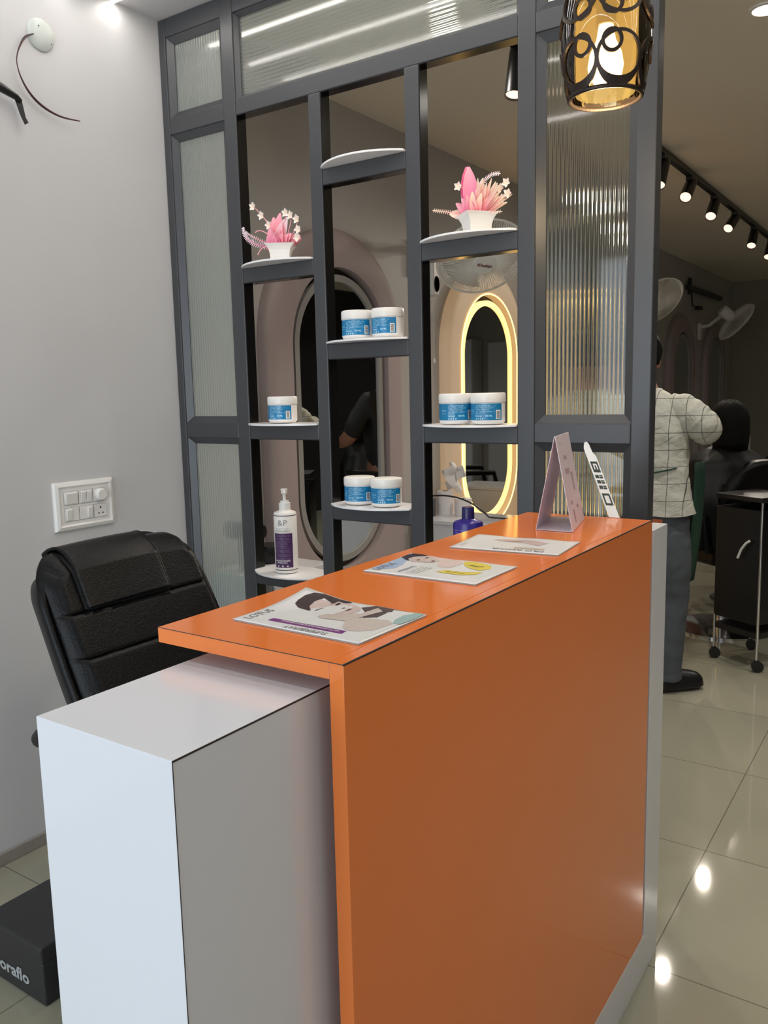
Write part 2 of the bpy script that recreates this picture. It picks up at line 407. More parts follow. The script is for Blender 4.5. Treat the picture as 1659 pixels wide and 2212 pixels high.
# ------------------------------------------------------------------ black box on the floor
BX = thing('cardboard_box', 'closed black carton with pale lettering on floor by white wall', 'box', (-1.655, 0.985, 0.001))
mb = mat('black_card', (44, 44, 46), 0.4, var=0.05)
obj('carton', B().box(-0.235, 0.0, 0.004, 0.33, 0, 0.108), mb, BX, bevel=0.004)
obj('lid', B().box(-0.238, 0.003, 0.0, 0.334, 0.1085, 0.15), mb, BX, bevel=0.005)
t = B(); add_text(t, 'oraflo', 0.052, lambda x, y: (-0.182 + x * 0.98, 0.003, 0.032 + y * 0.85), bold=0.0015)
obj('lettering', t, mat('pale_print', (170, 172, 172), 0.5), BX, recalc=False)['label'] = 'pale grey lettering'

# ------------------------------------------------------------------ switch plate
SW = thing('switch_plate', 'white wall switch plate with socket and round fan knob above the office chair', 'switch', (XL, 1.66, 1.065))
def frame_plate(b, hw, hh, d0, d1, bw):
    b.prism([(0, -hw, -hh), (0, hw, -hh), (0, hw, hh), (0, -hw, hh)], (d0, 0, 0))
b = B(); hw, hh = 0.112, 0.078
O = [(-hw, -hh), (hw, -hh), (hw, hh), (-hw, hh)]
def ringl(k, x): return [(x, p[0] * (hw - k) / hw, p[1] * (hh - k) / hh) for p in O]
rings = [ringl(0, 0.0), ringl(0, 0.006), ringl(0.004, 0.012), ringl(0.014, 0.016), ringl(0.020, 0.012)]
vr = [[b.b.verts.new(p) for p in r] for r in rings]
for k in range(len(vr) - 1):
    for i in range(4): j = (i + 1) % 4; b.b.faces.new([vr[k][i], vr[k][j], vr[k + 1][j], vr[k + 1][i]])
b.b.faces.new(vr[-1])
obj('plate', b, M_plastic, SW, bevel=0.001)
def mod(y, z, wd=0.05, h=0.042):
    obj('module', B().box(0.012, 0.0145, y - wd / 2, y + wd / 2, z - h / 2, z + h / 2), M_plastic, SW, bevel=0.0012)
    obj('joint', B().box(0.0118, 0.0125, y - wd / 2 - 0.001, y + wd / 2 + 0.001, z - h / 2 - 0.001, z + h / 2 + 0.001), mat('joint_grey', (150, 148, 146), 0.6), SW)
for y in (-0.054, 0.0, 0.054):
    mod(y, 0.026); mod(y, -0.026)
def rocker(y, z, wd): obj('rocker', B().prism([(0.0145, y - wd / 2, z - 0.018), (0.0165, y - wd / 2, z - 0.018), (0.022, y - wd / 2, z + 0.016), (0.0145, y - wd / 2, z + 0.018)], (0, wd, 0)), M_plastic, SW, bevel=0.001)
rocker(-0.054, 0.026, 0.042); rocker(-0.010, 0.026, 0.017); rocker(0.011, 0.026, 0.017); rocker(-0.066, -0.026, 0.018); rocker(0.012, -0.026, 0.018)
obj('fan_knob', B().lathe([(0.0205, 0), (0.0205, 0.008), (0.018, 0.014), (0.016, 0.016)], (0.0145, 0.054, 0.027), 28, Matrix.Rotation(PI / 2, 4, 'Y')), M_plastic, SW, smooth=True)
hb = B()
for y, z, r in ((0.054, -0.016, 0.0032), (0.046, -0.034, 0.0025), (0.062, -0.034, 0.0025)): hb.cyl((0.0146, y, z), (0.0149, y, z), r, n=12)
obj('socket_hole', hb, M_edge, SW)

# junction cover with loose wires, black cable end
J = thing('junction_cover', 'pale round ceiling rose type cover with loose wires high on white wall', 'wall fixture', (XL, 1.63, 2.478))
obj('cover', B().lathe([(0.045, 0.0), (0.045, 0.006), (0.038, 0.012), (0.01, 0.014)], (0, 0, 0), 32, Matrix.Rotation(PI / 2, 4, 'Y')), mat('pale_green_plastic', (200, 206, 200), 0.4, var=0.01), J, smooth=True)
obj('screw', B().cyl((0.0135, -0.012, 0.02), (0.0145, -0.012, 0.02), 0.002, n=8), M_edge, J)
obj('screw', B().cyl((0.0095, 0.028, -0.02), (0.0125, 0.028, -0.02), 0.002, n=8), M_edge, J)
def wire(off, m):
    pts = [(0.012, -0.03, -0.008), (0.02, -0.07, -0.04 + off), (0.02, -0.097, -0.10), (0.018, -0.08, -0.155 - off), (0.016, -0.035, -0.198 - off), (0.02, 0.03, -0.222 - off * .5), (0.03, 0.098, -0.224)]
    sm_ = []
    for i in range(len(pts) - 1):
        for k in range(5):
            t = k / 5; p0 = Vector(pts[max(0, i - 1)]); p1 = Vector(pts[i]); p2 = Vector(pts[i + 1]); p3 = Vector(pts[min(len(pts) - 1, i + 2)])
            sm_.append(0.5 * ((2 * p1) + (-p0 + p2) * t + (2 * p0 - 5 * p1 + 4 * p2 - p3) * t * t + (-p0 + 3 * p1 - 3 * p2 + p3) * t ** 3))
    sm_.append(Vector(pts[-1]))
    obj('wire', B().tube(sm_, 0.0016, 6), m, J, smooth=True)
wire(0.0, mat('maroon_wire', (96, 46, 48), 0.5)); wire(0.006, mat('dark_wire', (66, 36, 36), 0.5)); wire(0.003, mat('black_wire', (30, 28, 28), 0.5))
b = B().tube([(0.02, -0.12, 0.03), (0.035, -0.06, 0.012), (0.03, -0.01, 0.0), (0.028, 0.004, -0.008)], 0.01, 10, rad=[0.014, 0.013, 0.009, 0.007])
b.prism([(0.026, -0.015, 0.0), (0.026, 0.008, 0.0), (0.028, 0.016, -0.05), (0.028, 0.024, -0.062), (0.028, 0.012, -0.07), (0.027, 0.0, -0.045)], (0.002, 0, 0))
tag(obj('cable_end', b, M_black, smooth=True, loc=(XL, 1.525, 2.268)), 'taped black cable end sticking out of white wall at left edge', 'cable')

# ------------------------------------------------------------------ ceiling linear lights (front room)
def strip(y, label, x0=-2.305, x1=1.7, power=3.9, e=9, wd=0.010):
    L = thing('linear_ceiling_light', label, 'ceiling light', ((x0 + x1) / 2, y, ZC))
    hx = (x1 - x0) / 2
    obj('profile', B().box(-hx, hx, -wd, wd, -0.006, -0.0005), mat('alu_profile', (200, 200, 200), 0.3, metal=0.6), L)
    obj('diffuser', B().box(-hx + 0.002, hx - 0.002, -wd * 0.75, wd * 0.75, -0.009, -0.0062), mat('led_white_%d' % e, (255, 255, 255), 0.5, emit=(255, 248, 236), estr=e, var=0), L)
    l = bpy.data.lights.new('strip_light', 'AREA'); l.shape = 'RECTANGLE'; l.size = 2 * hx; l.size_y = wd * 1.5; l.energy = power; l.color = (1.0, 0.96, 0.93)
    lo = bpy.data.objects.new('strip_light', l); lo.location = ((x0 + x1) / 2, y, ZC - 0.012); COL.objects.link(lo)
    return L
strip(1.90, 'bright slim linear light in the ceiling closest to the metal partition', e=14)
strip(1.69, 'slim linear ceiling light second nearest to the metal partition', e=6)
strip(1.49, 'slim linear ceiling light third nearest to the metal partition', e=5)
strip(1.02, 'slim linear ceiling light over the middle of the counter', e=6)
strip(0.35, 'slim linear ceiling light nearest the near end of counter', e=6, power=6.5)

# ------------------------------------------------------------------ pendant lamp
PN = thing('pendant_lamp', 'round pendant lamp with dark scrollwork cage around warm glowing glass', 'pendant lamp', (-0.590, 1.664, 1.955))
prof = [(0.066, 0.0), (0.069, 0.008), (0.075, 0.03), (0.081, 0.06), (0.0845, 0.10), (0.084, 0.14), (0.079, 0.175), (0.070, 0.205), (0.055, 0.225)]
def rad(z):
    for i in range(len(prof) - 1):
        if prof[i][1] <= z <= prof[i + 1][1]:
            t = (z - prof[i][1]) / (prof[i + 1][1] - prof[i][1]); return prof[i][0] * (1 - t) + prof[i + 1][0] * t
    return prof[-1][0] if z > 0.2 else prof[0][0]
M_cage = mat('dark_bronze', (52, 42, 36), 0.4, metal=0.6, var=0.1)
m = bpy.data.materials.new('smoky_glass'); m.use_nodes = True; nt = m.node_tree; nt.nodes.clear()
out = nt.nodes.new('ShaderNodeOutputMaterial'); tr = nt.nodes.new('ShaderNodeBsdfTransparent'); gl = nt.nodes.new('ShaderNodeBsdfGlossy'); mx = nt.nodes.new('ShaderNodeMixShader'); fr = nt.nodes.new('ShaderNodeFresnel')
tr.inputs[0].default_value = (0.80, 0.72, 0.58, 1); gl.inputs['Roughness'].default_value = 0.03; fr.inputs[0].default_value = 1.5
nt.links.new(fr.outputs[0], mx.inputs[0]); nt.links.new(tr.outputs[0], mx.inputs[1]); nt.links.new(gl.outputs[0], mx.inputs[2]); nt.links.new(mx.outputs[0], out.inputs[0])
M_smoke = m
obj('outer_glass', B().lathe(prof, n=48, cap=False), M_smoke, PN, smooth=True)
def cagept(s, z, o=0.0025):
    r = rad(z) + o; a = s / 0.0845; return (r * math.cos(a), r * math.sin(a), z)
C_ = 2 * PI * 0.0845; nrep = 6; per = C_ / nrep
def ribbon(b, pts, wds):
    """flat ribbon lying on the barrel; pts in (s,z)"""
    L = []; n = len(pts)
    for i, (s, z) in enumerate(pts):
        a = pts[max(0, i - 1)]; c = pts[min(n - 1, i + 1)]; dx, dz = c[0] - a[0], c[1] - a[1]; l = math.hypot(dx, dz) or 1
        nx, nz = -dz / l * wds[i] / 2, dx / l * wds[i] / 2
        q = [cagept(s + nx, z + nz, 0.0), cagept(s - nx, z - nz, 0.0), cagept(s - nx, z - nz, 0.004), cagept(s + nx, z + nz, 0.004)]
        L.append([b.b.verts.new(p) for p in q])
    for i in range(n - 1):
        for k in range(4): j = (k + 1) % 4; b.b.faces.new([L[i][k], L[i][j], L[i + 1][j], L[i + 1][k]])
b = B()
for z in (0.004, 0.216):
    b.tube([cagept(C_ * i / 48, z, 0.001) for i in range(48)], 0.0042, 8, closed=True)
for k in range(nrep):
    s0 = per * k + 0.012
    for flip in (0, 1):
        for sg in (-1, 1):
            if sg < 0 and False: continue
        # big loop with fat bottom
        zc, rx, rz = (0.052, per * 0.49, 0.042)
        pts = []; wd = []
        for i in range(41):
            a = -PI * 0.5 + 2 * PI * i / 40 * (1 if k % 2 == 0 else -1); s = s0 + rx * math.cos(a); z = zc + rz * math.sin(a)
            if a > PI * 10: break
            pts.append((s, z if not flip else 0.212 - (z - 0.004) + 0.004)); wd.append(0.006 + 0.012 * max(0, -math.sin(a)) ** 2)
        ribbon(b, pts, wd)
        # small curl hanging inside the loop
        zc2 = 0.078; pts = []; wd = []
        for i in range(33):
            a = PI / 2 + 2 * PI * i / 32; s = s0 + (0.016 if k % 2 == 0 else -0.016) + 0.0165 * math.cos(a); z = zc2 + 0.018 * math.sin(a)
            pts.append((s, z if not flip else 0.212 - (z - 0.004) + 0.004)); wd.append(0.0065)
        ribbon(b, pts, wd)
obj('scroll_cage', b, M_cage, PN)
# inner frosted cylinder and bulb
m = bpy.data.materials.new('lit_frosted_glass'); m.use_nodes = True; nt = m.node_tree; nt.nodes.clear()
out = nt.nodes.new('ShaderNodeOutputMaterial'); tr = nt.nodes.new('ShaderNodeBsdfTransparent'); em = nt.nodes.new('ShaderNodeEmission'); mx = nt.nodes.new('ShaderNodeMixShader')
em.inputs[0].default_value = (*lin((238, 190, 100)), 1); em.inputs[1].default_value = 1.15; mx.inputs[0].default_value = 0.62
nt.links.new(tr.outputs[0], mx.inputs[1]); nt.links.new(em.outputs[0], mx.inputs[2]); nt.links.new(mx.outputs[0], out.inputs[0])
obj('inner_glass', B().lathe([(0.056, 0.012), (0.056, 0.19)], n=40, cap=False), m, PN, smooth=True)
bulb = B().lathe([(0.002, 0.026), (0.02, 0.03), (0.031, 0.045), (0.034, 0.062), (0.030, 0.085), (0.018, 0.11), (0.014, 0.135)], n=24)
obj('bulb', bulb, mat('bulb_glow', (255, 240, 200), 0.5, emit=(255, 226, 170), estr=16, var=0), PN, smooth=True)
obj('socket', B().cyl((0, 0, 0.135), (0, 0, 0.225), 0.019), M_black, PN, smooth=True)
obj('cap', B().lathe([(0.058, 0.222), (0.056, 0.232), (0.03, 0.25), (0.012, 0.262)], n=32), M_cage, PN, smooth=True)
obj('cord', B().cyl((0, 0, 0.26), (0, 0, ZC - 1.955 - 0.02), 0.003, n=8), M_black, PN)
obj('ceiling_cup', B().lathe([(0.01, ZC - 1.955 - 0.03), (0.045, ZC - 1.955 - 0.015), (0.05, ZC - 1.955 - 0.001)], n=28), M_cage, PN, smooth=True)
l = bpy.data.lights.new('pendant_light', 'POINT'); l.energy = 4; l.color = (1.0, 0.75, 0.42); l.shadow_soft_size = 0.03
lo = bpy.data.objects.new('pendant_light', l); lo.location = (-0.590, 1.664, 1.935); COL.objects.link(lo)

# ------------------------------------------------------------------ salon ceiling: track, spots, downlights, added fill lamps
TX = -1.36
tr_ = thing('lighting_track', 'long black track fixed to the salon ceiling', 'lighting track', (TX, 5.9, ZC))
obj('track_rail', B().box(-0.018, 0.018, -3.2, 3.2, -0.032, -0.001), M_black, tr_, bevel=0.002)
obj('end_cap', B().box(-0.019, 0.019, -3.215, -3.2, -0.033, -0.001), M_black, tr_)
M_lens = mat('spot_lens', (255, 236, 214), 0.4, emit=(255, 214, 186), estr=1.6, var=0)
def spot(y, back, label, side=0.0, lit=10):
    T = thing('track_spotlight', label, 'spotlight', (TX, y, ZC - 0.032), group=None)
    obj('adapter', B().box(-0.02, 0.02, -0.06, 0.06, -0.022, -0.0005), M_black, T, bevel=0.003)
    a = Vector((0, 0, -0.025)); d = Vector((side, -back, -0.17)).normalized()
    obj('yoke', B().cyl((0, 0, -0.02), (0, 0, -0.06), 0.011), M_black, T, smooth=True)
    M = d.to_track_quat('Z', 'Y').to_matrix().to_4x4()
    obj('lamp_head', B().lathe([(0.024, -0.012), (0.033, 0.0), (0.034, 0.02), (0.036, 0.17), (0.033, 0.17), (0.031, 0.162)], a, 28, M, cap=True), M_black, T, smooth=True)
    obj('lens', B().lathe([(0.001, 0.1635), (0.031, 0.1635)], a, 24, M, cap=False), M_lens, T)
    if lit:
        l = bpy.data.lights.new('spot_beam', 'SPOT'); l.energy = lit; l.color = (1.0, 0.89, 0.76); l.spot_size = math.radians(95); l.spot_blend = 0.9; l.shadow_soft_size = 0.03
        lo = bpy.data.objects.new('spot_beam', l); COL.objects.link(lo); lo.location = Vector((TX, y, ZC - 0.032)) + a + d * 0.21
        lo.rotation_euler = (-d).to_track_quat('Z', 'Y').to_euler()
spot(2.93, 0.04, 'black track spotlight seen through the upper right open bay of the partition', 0.0, 30)
spot(4.78, 0.11, 'black track spotlight half hidden behind the partition end post', 0.0, 30)
spot(5.36, 0.20, 'nearest fully visible black track spotlight right of the partition', 0.0, 30)
spot(5.98, 0.17, 'second fully visible black track spotlight right of the partition', 0.0, 30)
spot(6.62, 0.22, 'third fully visible black track spotlight right of the partition', -0.04, 30)
spot(7.32, 0.14, 'fourth fully visible black track spotlight right of the partition', 0.0, 30)
spot(8.05, 0.14, 'farthest black track spotlight at the right edge', 0.0, 30)
def downlight(x, y, label, power=7, r=0.045):
    T = thing('recessed_downlight', label, 'ceiling light', (x, y, ZC))
    obj('trim_ring', B().lathe([(r, -0.0005), (r + 0.012, -0.0005), (r + 0.011, -0.006), (r, -0.008)], n=32, cap=False), M_plastic, T, smooth=True)
    obj('lens', B().lathe([(0.001, -0.004), (r, -0.004)], n=32, cap=False), mat('downlight_glow', (255, 250, 240), 0.4, emit=(255, 246, 232), estr=9, var=0), T)
    l = bpy.data.lights.new('downlight_lamp', 'SPOT'); l.energy = power; l.color = (1.0, 0.95, 0.88); l.spot_size = math.radians(150); l.spot_blend = 1; l.shadow_soft_size = 0.05
    lo = bpy.data.objects.new('downlight_lamp', l); lo.location = (x, y, ZC - 0.02); COL.objects.link(lo)
downlight(-0.597, 3.26, 'round white recessed downlight in salon ceiling at top right corner', 52)
downlight(0.7, 3.9, 'added unseen fill downlight in salon ceiling beyond right edge of photo, nearer one', 62)  # this and the next two: unseen fill lamps added to brighten the salon
downlight(0.7, 6.2, 'added unseen fill downlight in salon ceiling beyond right edge of photo, farther one', 72)
downlight(0.4, 8.9, 'added unseen fill downlight in salon ceiling beyond right edge of photo, last one', 75)
downlight(-1.55, 2.74, 'warm downlight in salon ceiling seen blurred through the long reeded top pane', 14)

# ------------------------------------------------------------------ jars
M_jar = mat('jar_white', (238, 234, 228), 0.3, var=0.01)
M_blue = mat('label_blue', (24, 122, 172), 0.3, var=0.10, scale=12)
M_print = mat('label_print', (165, 214, 236), 0.4)
M_bar = mat('barcode_black', (60, 60, 64), 0.5)
def make_jar(label):
    J = thing('cosmetic_jar', label, 'jar', group='white cosmetic jars with blue labels')
    R = 0.0475
    obj('tub', B().lathe([(0.036, 0.0005), (0.041, 0.001), (0.046, 0.006), (R, 0.011), (R, 0.060)], n=48), M_jar, J, smooth=True)
    obj('lid', B().lathe([(R + 0.0012, 0.0605), (R + 0.0018, 0.062), (R + 0.0018, 0.082), (R + 0.0004, 0.0855), (R - 0.003, 0.0868), (0.001, 0.0868)], n=48), M_jar, J, smooth=True)
    def cy(a, z, o=0.0003): return ((R + o) * math.sin(a), -(R + o) * math.cos(a), z)
    a0, a1, z0, z1 = -2.3, 0.93, 0.0125, 0.058
    lb = obj('label', B().grid(lambda u, v: cy(a0 + (a1 - a0) * u, z0 + (z1 - z0) * v), 40, 1), M_blue, J, smooth=True)
    lb['label'] = 'blue wrap-round label'
    p = B()
    for k, (aa, bb, z, h) in enumerate([(-0.72, 0.2, 0.053, 0.0012), (-0.72, 0.5, 0.0505, 0.0008), (-0.72, 0.3, 0.048, 0.0008), (-0.72, 0.45, 0.0455, 0.0007), (-0.72, 0.2, 0.043, 0.0007), (-0.72, 0.1, 0.0405, 0.0007), (-0.72, 0.15, 0.038, 0.0007), (-0.72, 0.45, 0.0345, 0.0012), (-1.2, -0.85, 0.04, 0.001), (-1.2, -0.85, 0.036, 0.001), (-1.2, -0.9, 0.03, 0.001)]):
        n = 14
        for i in range(n):
            if (i * 7 + k * 3) % 5 == 0: continue
            u0, u1 = aa + (bb - aa) * i / n, aa + (bb - aa) * (i + 1) / n
            p.poly([cy(u0, z, .0007), cy(u1, z, .0007), cy(u1, z + h, .0007), cy(u0, z + h, .0007)])
    add_text(p, 'Vercroyd', 0.0085, lambda x, y: cy(-0.74 + x / R * 0.62, 0.0215 + y, .0007), 0.0003)
    add_text(p, '500 ML', 0.0065, lambda x, y: cy(-0.12 + x / R, 0.0225 + y, .0007), 0.0002)
    add_text(p, '250 ml e', 0.005, lambda x, y: cy(-0.72 + x / R, 0.029 + y, .0007), 0.0001)
    for i in range(4): p.poly([cy(-0.72 + i * 0.14 + 0.09 * c_, 0.0145 + 0.0042 * s_, .0007) for c_, s_ in ((0, 0), (1, 0), (0.8, 1), (0.2, 1))])
    obj('printing', p, M_print, lb, recalc=False)
    q = B().grid(lambda u, v: cy(0.52 + 0.30 * u, 0.0155 + 0.0245 * v, .0006), 8, 1)
    bc = obj('barcode', q, M_jar, lb, smooth=True)
    p = B()
    for i in range(13):
        z = 0.0175 + i * 0.0016; h = (0.0006, 0.0010, 0.0005, 0.0012)[i % 4]
        for s in range(4):
            u0 = 0.565 + 0.05 * s; p.poly([cy(u0, z, .0009), cy(u0 + 0.05, z, .0009), cy(u0 + 0.05, z + h, .0009), cy(u0, z + h, .0009)])
    obj('bars', p, M_bar, bc, recalc=False) if False else obj('barcode_lines', p, M_bar, lb, recalc=False)
    return J
ZS = 0.0012
jars = [(-1.823, 2.098, 1.309, 0.40, 'blue labelled cosmetic jar standing alone in the left shelf bay'),
        (-1.511, 2.100, 1.562, 0.55, 'blue labelled jar, left of the pair on the middle bay upper jar shelf'),
        (-1.405, 2.108, 1.562, 0.20, 'blue labelled jar, right of the pair on the middle bay upper jar shelf'),
        (-1.523, 2.105, 1.055, 0.55, 'blue labelled jar, left of the pair on the middle bay lower jar shelf'),
        (-1.416, 2.098, 1.055, 0.72, 'blue labelled jar, right of the pair on the middle bay lower jar shelf'),
        (-1.162, 2.085, 1.307, 0.75, 'blue labelled jar, left of the pair in the right shelf bay'),
        (-1.062, 2.088, 1.307, 0.42, 'blue labelled jar, right of the pair in the right shelf bay')]
j0 = None
for x, y, z, rz, lab in jars:
    if j0 is None: j0 = make_jar(lab); j = j0
    else: j = copytree(j0)
    j['label'] = lab; j.location = (x, y, z + 0.0012); j.rotation_euler = (0, 0, rz)

# ------------------------------------------------------------------ pump bottle
PB = thing('pump_bottle', 'tall white pump bottle with dark purple label on the lowest left shelf', 'bottle', (-1.833, 2.10, 0.8045), 0.5)
R = 0.039
obj('bottle', B().lathe([(0.030, 0.0), (0.037, 0.002), (R, 0.006), (R, 0.200), (0.036, 0.207), (0.020, 0.213), (0.019, 0.217)], n=40), M_jar, PB, smooth=True)
obj('collar', B().lathe([(0.0195, 0.2172), (0.0195, 0.238), (0.0145, 0.239), (0.0145, 0.245), (0.008, 0.2455)], n=28), M_plastic, PB, smooth=True)
obj('pump_head', B().lathe([(0.0055, 0.2458), (0.0055, 0.268), (0.010, 0.269), (0.0115, 0.285), (0.0105, 0.2855)], n=24).tube([(0, 0, 0.277), (0.005, -0.024, 0.279), (0.008, -0.036, 0.272)], 0.005, 8), M_plastic, PB, smooth=True)
def cy2(a, z, o=0.0003): return ((R + o) * math.sin(a), -(R + o) * math.cos(a), z)
lb = obj('label', B().grid(lambda u, v: cy2(-0.95 + 1.75 * u, 0.022 + 0.117 * v), 24, 1), mat('purple_label', (72, 40, 86), 0.4, var=0.08), PB, smooth=True)
lb['label'] = 'dark purple back label'
p = B()
for k in range(26):
    z = 0.132 - k * 0.0036
    if k in (2, 5, 13, 17, 21): continue
    for i in range(16):
        if (i * 5 + k * 7) % 6 == 0 or (k > 6 and k < 12 and i > 12): continue
        u0 = -0.78 + i * 0.085; p.poly([cy2(u0, z, .0007), cy2(u0 + 0.08, z, .0007), cy2(u0 + 0.08, z + 0.0011, .0007), cy2(u0, z + 0.0011, .0007)])
obj('small_print', p, mat('lilac_print', (140, 110, 152), 0.5), lb, recalc=False)
p = B()
add_text(p, 'FOR SULFATES & PARABENS', 0.0052, lambda x, y: cy2(-0.88 + x / R * 0.85, 0.044 + y, .0008), 0.0002)
add_text(p, 'Formulated in France', 0.0052, lambda x, y: cy2(-0.7 + x / R * 0.85, 0.0375 + y, .0008), 0.0002)
for i in range(3): p.poly([cy2(-0.55 + i * 0.42 + 0.07 * math.cos(t * PI / 4), 0.0275 + 0.0028 * math.sin(t * PI / 4), .0008) for t in range(8)])
obj('white_print', p, M_plastic, lb, recalc=False)
p = B()
for z in (0.012, 0.197):
    for i in range(40):
        a, c = -1.5 + 3.0 * i / 40, -1.5 + 3.0 * (i + 1) / 40; p.poly([cy2(a, z, .0005), cy2(c, z, .0005), cy2(c, z + 0.0022, .0005), cy2(a, z + 0.0022, .0005)])
obj('dark_band', p, M_edge, PB, recalc=False)
p = B(); add_text(p, '&P', 0.030, lambda x, y: cy2(-0.5 + x / R, 0.165 + y * 0.95, .0006)); add_text(p, 'NOURISHMENT', 0.0095, lambda x, y: cy2(-0.83 + x / R * 0.85, 0.143 + y, .0006)); add_text(p, 'HAIR COLOUR PROTECTION', 0.0045, lambda x, y: cy2(-0.8 + x / R * 0.85, 0.153 + y, .0006))
obj('front_print', p, mat('grey_print', (150, 148, 152), 0.5), PB, recalc=False)

# purple-blue bottle
VB = thing('shampoo_bottle', 'violet blue bottle with tall cap on the low right shelf behind the counter', 'bottle', (-1.134, 2.10, 0.8045), 0.4)
mv = mat('violet_plastic', (52, 40, 128), 0.28, var=0.04)
obj('bottle', B().lathe([(0.034, 0), (0.042, 0.003), (0.0435, 0.008), (0.0435, 0.215), (0.041, 0.222), (0.020, 0.229), (0.018, 0.231)], n=40), mv, VB, smooth=True)
obj('cap', B().lathe([(0.0185, 0.2315), (0.0178, 0.262), (0.0165, 0.265), (0.012, 0.2655)], n=30), mat('dark_violet_plastic', (36, 28, 86), 0.3), VB, smooth=True)
p = B()
for k in range(22):
    z = 0.20 - k * 0.0075
    for i in range(22):
        if (i * 5 + k * 7) % 6 == 0: continue
        a = -1.15 + i * 0.095; p.poly([((0.0438) * math.sin(a + c_), -0.0438 * math.cos(a + c_), z + h) for c_, h in ((0, 0), (0.085, 0), (0.085, 0.0016), (0, 0.0016))])
obj('small_print', p, mat('pale_violet_print', (150, 140, 214), 0.5), VB, recalc=False)

# ------------------------------------------------------------------ artificial flowers
M_petal = tint_mat('petal')
PINK, MAG, CREAM, ROSE, WHT = lin((252, 120, 158)), lin((222, 74, 150)), lin((255, 234, 206)), lin((250, 176, 186)), lin((250, 238, 238))
def petal(b, base, d, L, wd, curl, ca, cb, n=6, tip=0.0):
    lay = b.b.verts.layers.float_color.get('tint') or b.b.verts.layers.float_color.new('tint')
    d = Vector(d).normalized(); side = d.cross(Vector((0.2, -1, 0.1))).normalized(); nrm = side.cross(d).normalized(); base = Vector(base); g = []
    for i in range(n + 1):
        t = i / n; c = base + d * (L * t) + nrm * (curl * L * t * t)
        ww = wd * (math.sin(PI * min(0.97, 0.12 + t * 0.85)) ** 0.8)
        row = []
        for j in (-1, -0.5, 0, 0.5, 1):
            v = b.b.verts.new(c + side * (ww * j / 2) + nrm * (0.25 * ww * j * j)); v[lay] = (*[ca[k] * (1 - t) + cb[k] * t for k in range(3)], 1); row.append(v)
        g.append(row)
    for i in range(n):
        for j in range(4): b.b.faces.new([g[i][j], g[i][j + 1], g[i + 1][j + 1], g[i + 1][j]])
def leaflets(b, pts, size, ca, cb):
    n = len(pts)
    for i in range(n - 1):
        p = Vector(pts[i]); q = Vector(pts[i + 1]); t = (q - p).normalized(); s = t.cross(Vector((0, 1, 0))).normalized(); f = i / n
        col = tuple(ca[k] * (1 - f) + cb[k] * f for k in range(3))
        for sg in (-1, 1):
            petal(b, p, s * sg + t * 0.35, size * 0.62 * (1 - 0.3 * f), size * 0.17, 0.1, col, cb, 3)
        petal(b, p, t, (q - p).length * 1.3, size * 0.2, 0, col, col, 2)
def bez(p0, p1, p2, n=12):
    p0, p1, p2 = map(Vector, (p0, p1, p2)); return [p0 * (1 - t) ** 2 + p1 * 2 * t * (1 - t) + p2 * t * t for t in [i / n for i in range(n + 1)]]
def blossom(b, c, s, col):
    for k in range(5):
        a = k * 2 * PI / 5 + c[0] * 50; petal(b, c, (math.cos(a), -0.35, math.sin(a)), s * 1.35, s * 0.9, 0.2, col, WHT, 3)
def stem(b, pts, r, col):
    lay = b.b.verts.layers.float_color.get('tint') or b.b.verts.layers.float_color.new('tint')
    k = len(b.b.verts); b.tube(pts, r, 5); b.b.verts.ensure_lookup_table()
    for v in b.b.verts[k:]: v[lay] = (*col, 1)
def pot(T, rz):
    b = B(); rings = []
    for hw, z in ((0.030, 0), (0.031, 0.02), (0.034, 0.034), (0.040, 0.045), (0.048, 0.052), (0.0465, 0.0522), (0.038, 0.046), (0.032, 0.04)):
        rings.append([b.b.verts.new(Matrix.Rotation(rz, 3, 'Z') @ Vector((sx * hw, sy * hw, z))) for sx, sy in ((-1, -1), (1, -1), (1, 1), (-1, 1))])
    for k in range(len(rings) - 1):
        for i in range(4): j = (i + 1) % 4; b.b.faces.new([rings[k][i], rings[k][j], rings[k + 1][j], rings[k + 1][i]])
    b.b.faces.new(rings[0][::-1]); b.b.faces.new(rings[-1])
    obj('pot', b, M_jar, T, bevel=0.002)
rnd = random.Random(3)
F1 = thing('potted_flowers', 'white pot of pink artificial flowers on the left bay shelf', 'artificial plant', (-1.808, 2.10, 1.8255))
pot(F1, 0.62)
b = B()
for i in range(20):
    a = i * 2.4; petal(b, (0.016 * math.cos(a), 0.012 * math.sin(a), 0.042), (1.1 * math.cos(a), 0.5 * math.sin(a), 0.55 + 0.4 * rnd.random()), 0.045 + 0.02 * rnd.random(), 0.034, -0.25, MAG if math.cos(a) < 0.1 else PINK, ROSE)
for dx, L, c in ((-0.25, 0.095, ROSE), (0.05, 0.10, ROSE), (0.38, 0.09, WHT), (0.2, 0.075, CREAM)): petal(b, (0, 0, 0.05), (dx, -0.15, 1), L, 0.038, -0.2, PINK, c)
obj('bloom', b, M_petal, F1, smooth=True, recalc=False)
b = B(); leaflets(b, bez((-0.03, 0, 0.05), (-0.15, -0.01, 0.065), (-0.148, -0.01, 0.125), 22), 0.019, MAG, WHT)
leaflets(b, bez((-0.03, 0, 0.055), (-0.12, -0.01, 0.09), (-0.14, -0.01, 0.11), 16), 0.013, PINK, WHT)
obj('fern_sprig', b, M_petal, F1, smooth=True, recalc=False)
b = B()
